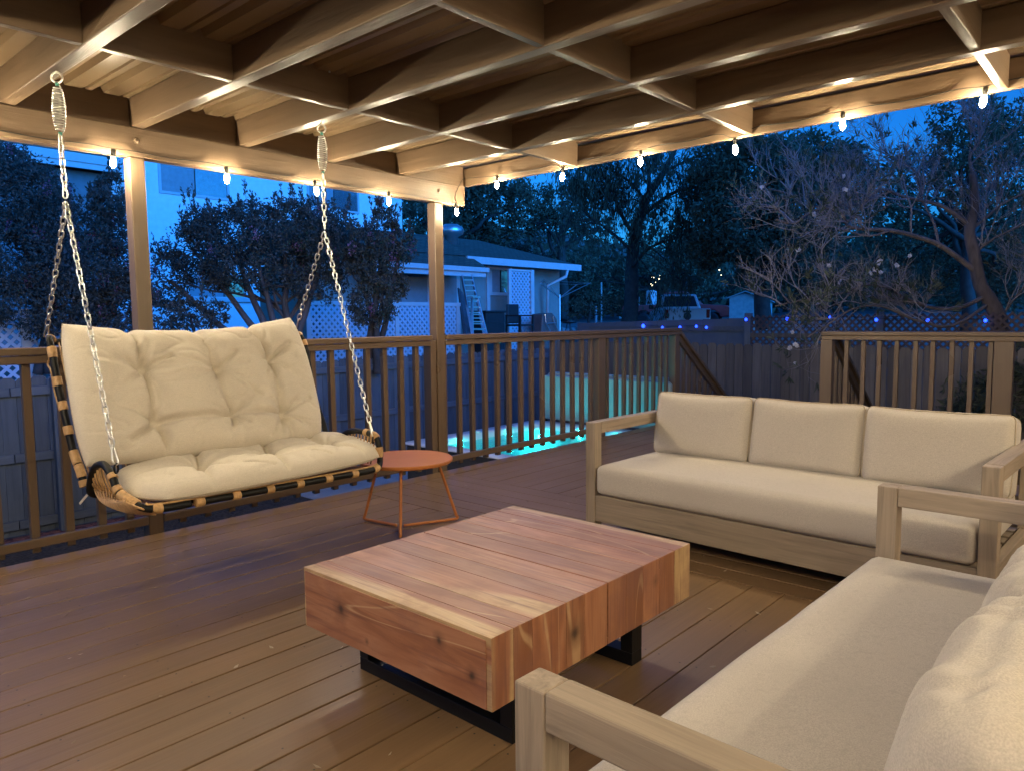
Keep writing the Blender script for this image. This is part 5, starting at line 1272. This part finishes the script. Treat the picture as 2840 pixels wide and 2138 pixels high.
# undergrowth shrub under the bare tree, seen through the right railing
tree('leafy_bush', 'low green bush under the bare tree, seen through the right railing', 'shrub', 9.4, (2720,1250), [(2690,1110,70,60,0),(2790,1100,60,110,-.2),(2810,1000,40,60,0)], M_leaflance, 0.11, 9, 16, 0.03, None, asp=0.25)
# ---- bare willow beyond the bungalow
wl = thing('bare_willow', atD(1751,900,31), 'tall bare willow with fine drooping twigs left of the trucks', 'tree')
W0 = tr_([(1735,935),(1751,850),(1752,740),(1765,640),(1790,560),(1840,480),(1880,400)], 31, 32)
mb = MB(); T = arc(W0,5); mb.tube(T, [0.36*(1-0.75*i/(len(T)-1)) for i in range(len(T))], 10)
tips = []
WB_ = [([(1762,660),(1720,590),(1700,520),(1660,480)], 31, 32, .10), ([(1770,640),(1800,520),(1790,440),(1760,390)], 31, 30, .10), ([(1780,600),(1860,540),(1930,520),(1980,540)], 31, 30, .10),
       ([(1755,740),(1800,690),(1880,660),(1960,650)], 31, 30, .08), ([(1755,700),(1690,640),(1630,600),(1600,560)], 31, 32, .08), ([(1840,480),(1920,440),(1990,430)], 32, 31, .07), ([(1790,560),(1740,500),(1640,450),(1590,440)], 31.5, 31, .07)]
for pts, D0, D1, r_ in WB_:
    P = arc(tr_(pts, D0, D1),4); mb.tube(P, [r_*(1-0.7*i/(len(P)-1)) for i in range(len(P))], 6)
    twigs(mb, None, P, r_*0.36, 3, 2.0, 0.8, 0.05, 9, tips)
mb.build('trunk', M_trunkd, wl, smooth=True, norm=False)
lm = MB()
for p, d in tips:
    if random.random() < 0.75:
        lm.base = random.uniform(.1,.6); L = random.uniform(0.4,1.3)
        for k in range(12): leaf(lm, p + V((rv().x*.14, rv().y*.14, -L*random.random())), 0.22, 0.2, d=(V((0,0,-1))+rv()*0.5).normalized())
lm.build('leaves', M_leafdark, wl, norm=False)
# ---- crumbs of dry leaf on the deck
mb = MB(); random.seed(4); mb.base = .5
for k in range(150):
    x, y = random.uniform(0.3, 5.5), random.uniform(0.9, 4.2); p = V((x, y, 0.0035)); q = random.uniform(0, 6.28); l = random.uniform(0.004, 0.016); w = l*random.uniform(.25,.6)
    e = V((cos(q), sin(q), 0.12)); s_ = V((-sin(q), cos(q), 0.05)); mb.tone = random.random()
    mb.add([p-e*l+V((0,0,.001)), p+s_*w, p+e*l+V((0,0,.003)), p-s_*w], [(0,1,2,3)])
tag(mb.build('leaf_litter', leafmat('dry_leaf', (0.35,0.27,0.19), (0.5,0.45,0.38)), norm=False), 'tiny dry leaf crumbs scattered over the brown deck boards', 'litter', None, 'stuff')

# ================================================================== SKY AND RENDER SETTINGS
w = bpy.data.worlds.new('World'); S.world = w; w.use_nodes = True; nt = w.node_tree; bg = nt.nodes['Background']
sky = nt.nodes.new('ShaderNodeTexSky'); sky.sky_type = 'NISHITA'; sky.sun_disc = False
sky.sun_elevation = radians(4.0); sky.sun_rotation = radians(187); sky.ozone_density = 3.0; sky.dust_density = 0.3
mxn = nt.nodes.new('ShaderNodeMix'); mxn.data_type = 'RGBA'; mxn.blend_type = 'MULTIPLY'; mxn.inputs[0].default_value = 1.0
mxn.inputs[7].default_value = (0.045, 0.40, 1.0, 1)      # the camera was balanced for the warm bulbs, so dusk reads deep blue
nt.links.new(sky.outputs[0], mxn.inputs[6]); nt.links.new(mxn.outputs[2], bg.inputs[0]); bg.inputs[1].default_value = 0.50
sun = bpy.data.objects.new('sun', bpy.data.lights.new('sun', 'SUN')); COL.objects.link(sun)   # the broad afterglow behind the camera
sun.data.energy = 5.0; sun.data.angle = radians(50); sun.data.color = (0.02, 0.23, 1.0)
sun.rotation_euler = (V((0.12, 1.0, -0.30))).to_track_quat('-Z', 'Y').to_euler()
S.view_settings.view_transform = 'Standard'; S.view_settings.look = 'None'; S.view_settings.exposure = 0.0; S.view_settings.gamma = 1.0
S.render.engine = 'CYCLES'; cy = S.cycles
cy.use_denoising = True; cy.max_bounces = 6; cy.diffuse_bounces = 3; cy.glossy_bounces = 3; cy.transparent_max_bounces = 8; cy.sample_clamp_indirect = 4.0
cy.use_light_tree = True; cy.caustics_reflective = False; cy.caustics_refractive = False
for o in bpy.data.objects:
    if '_w' in o: del o['_w']
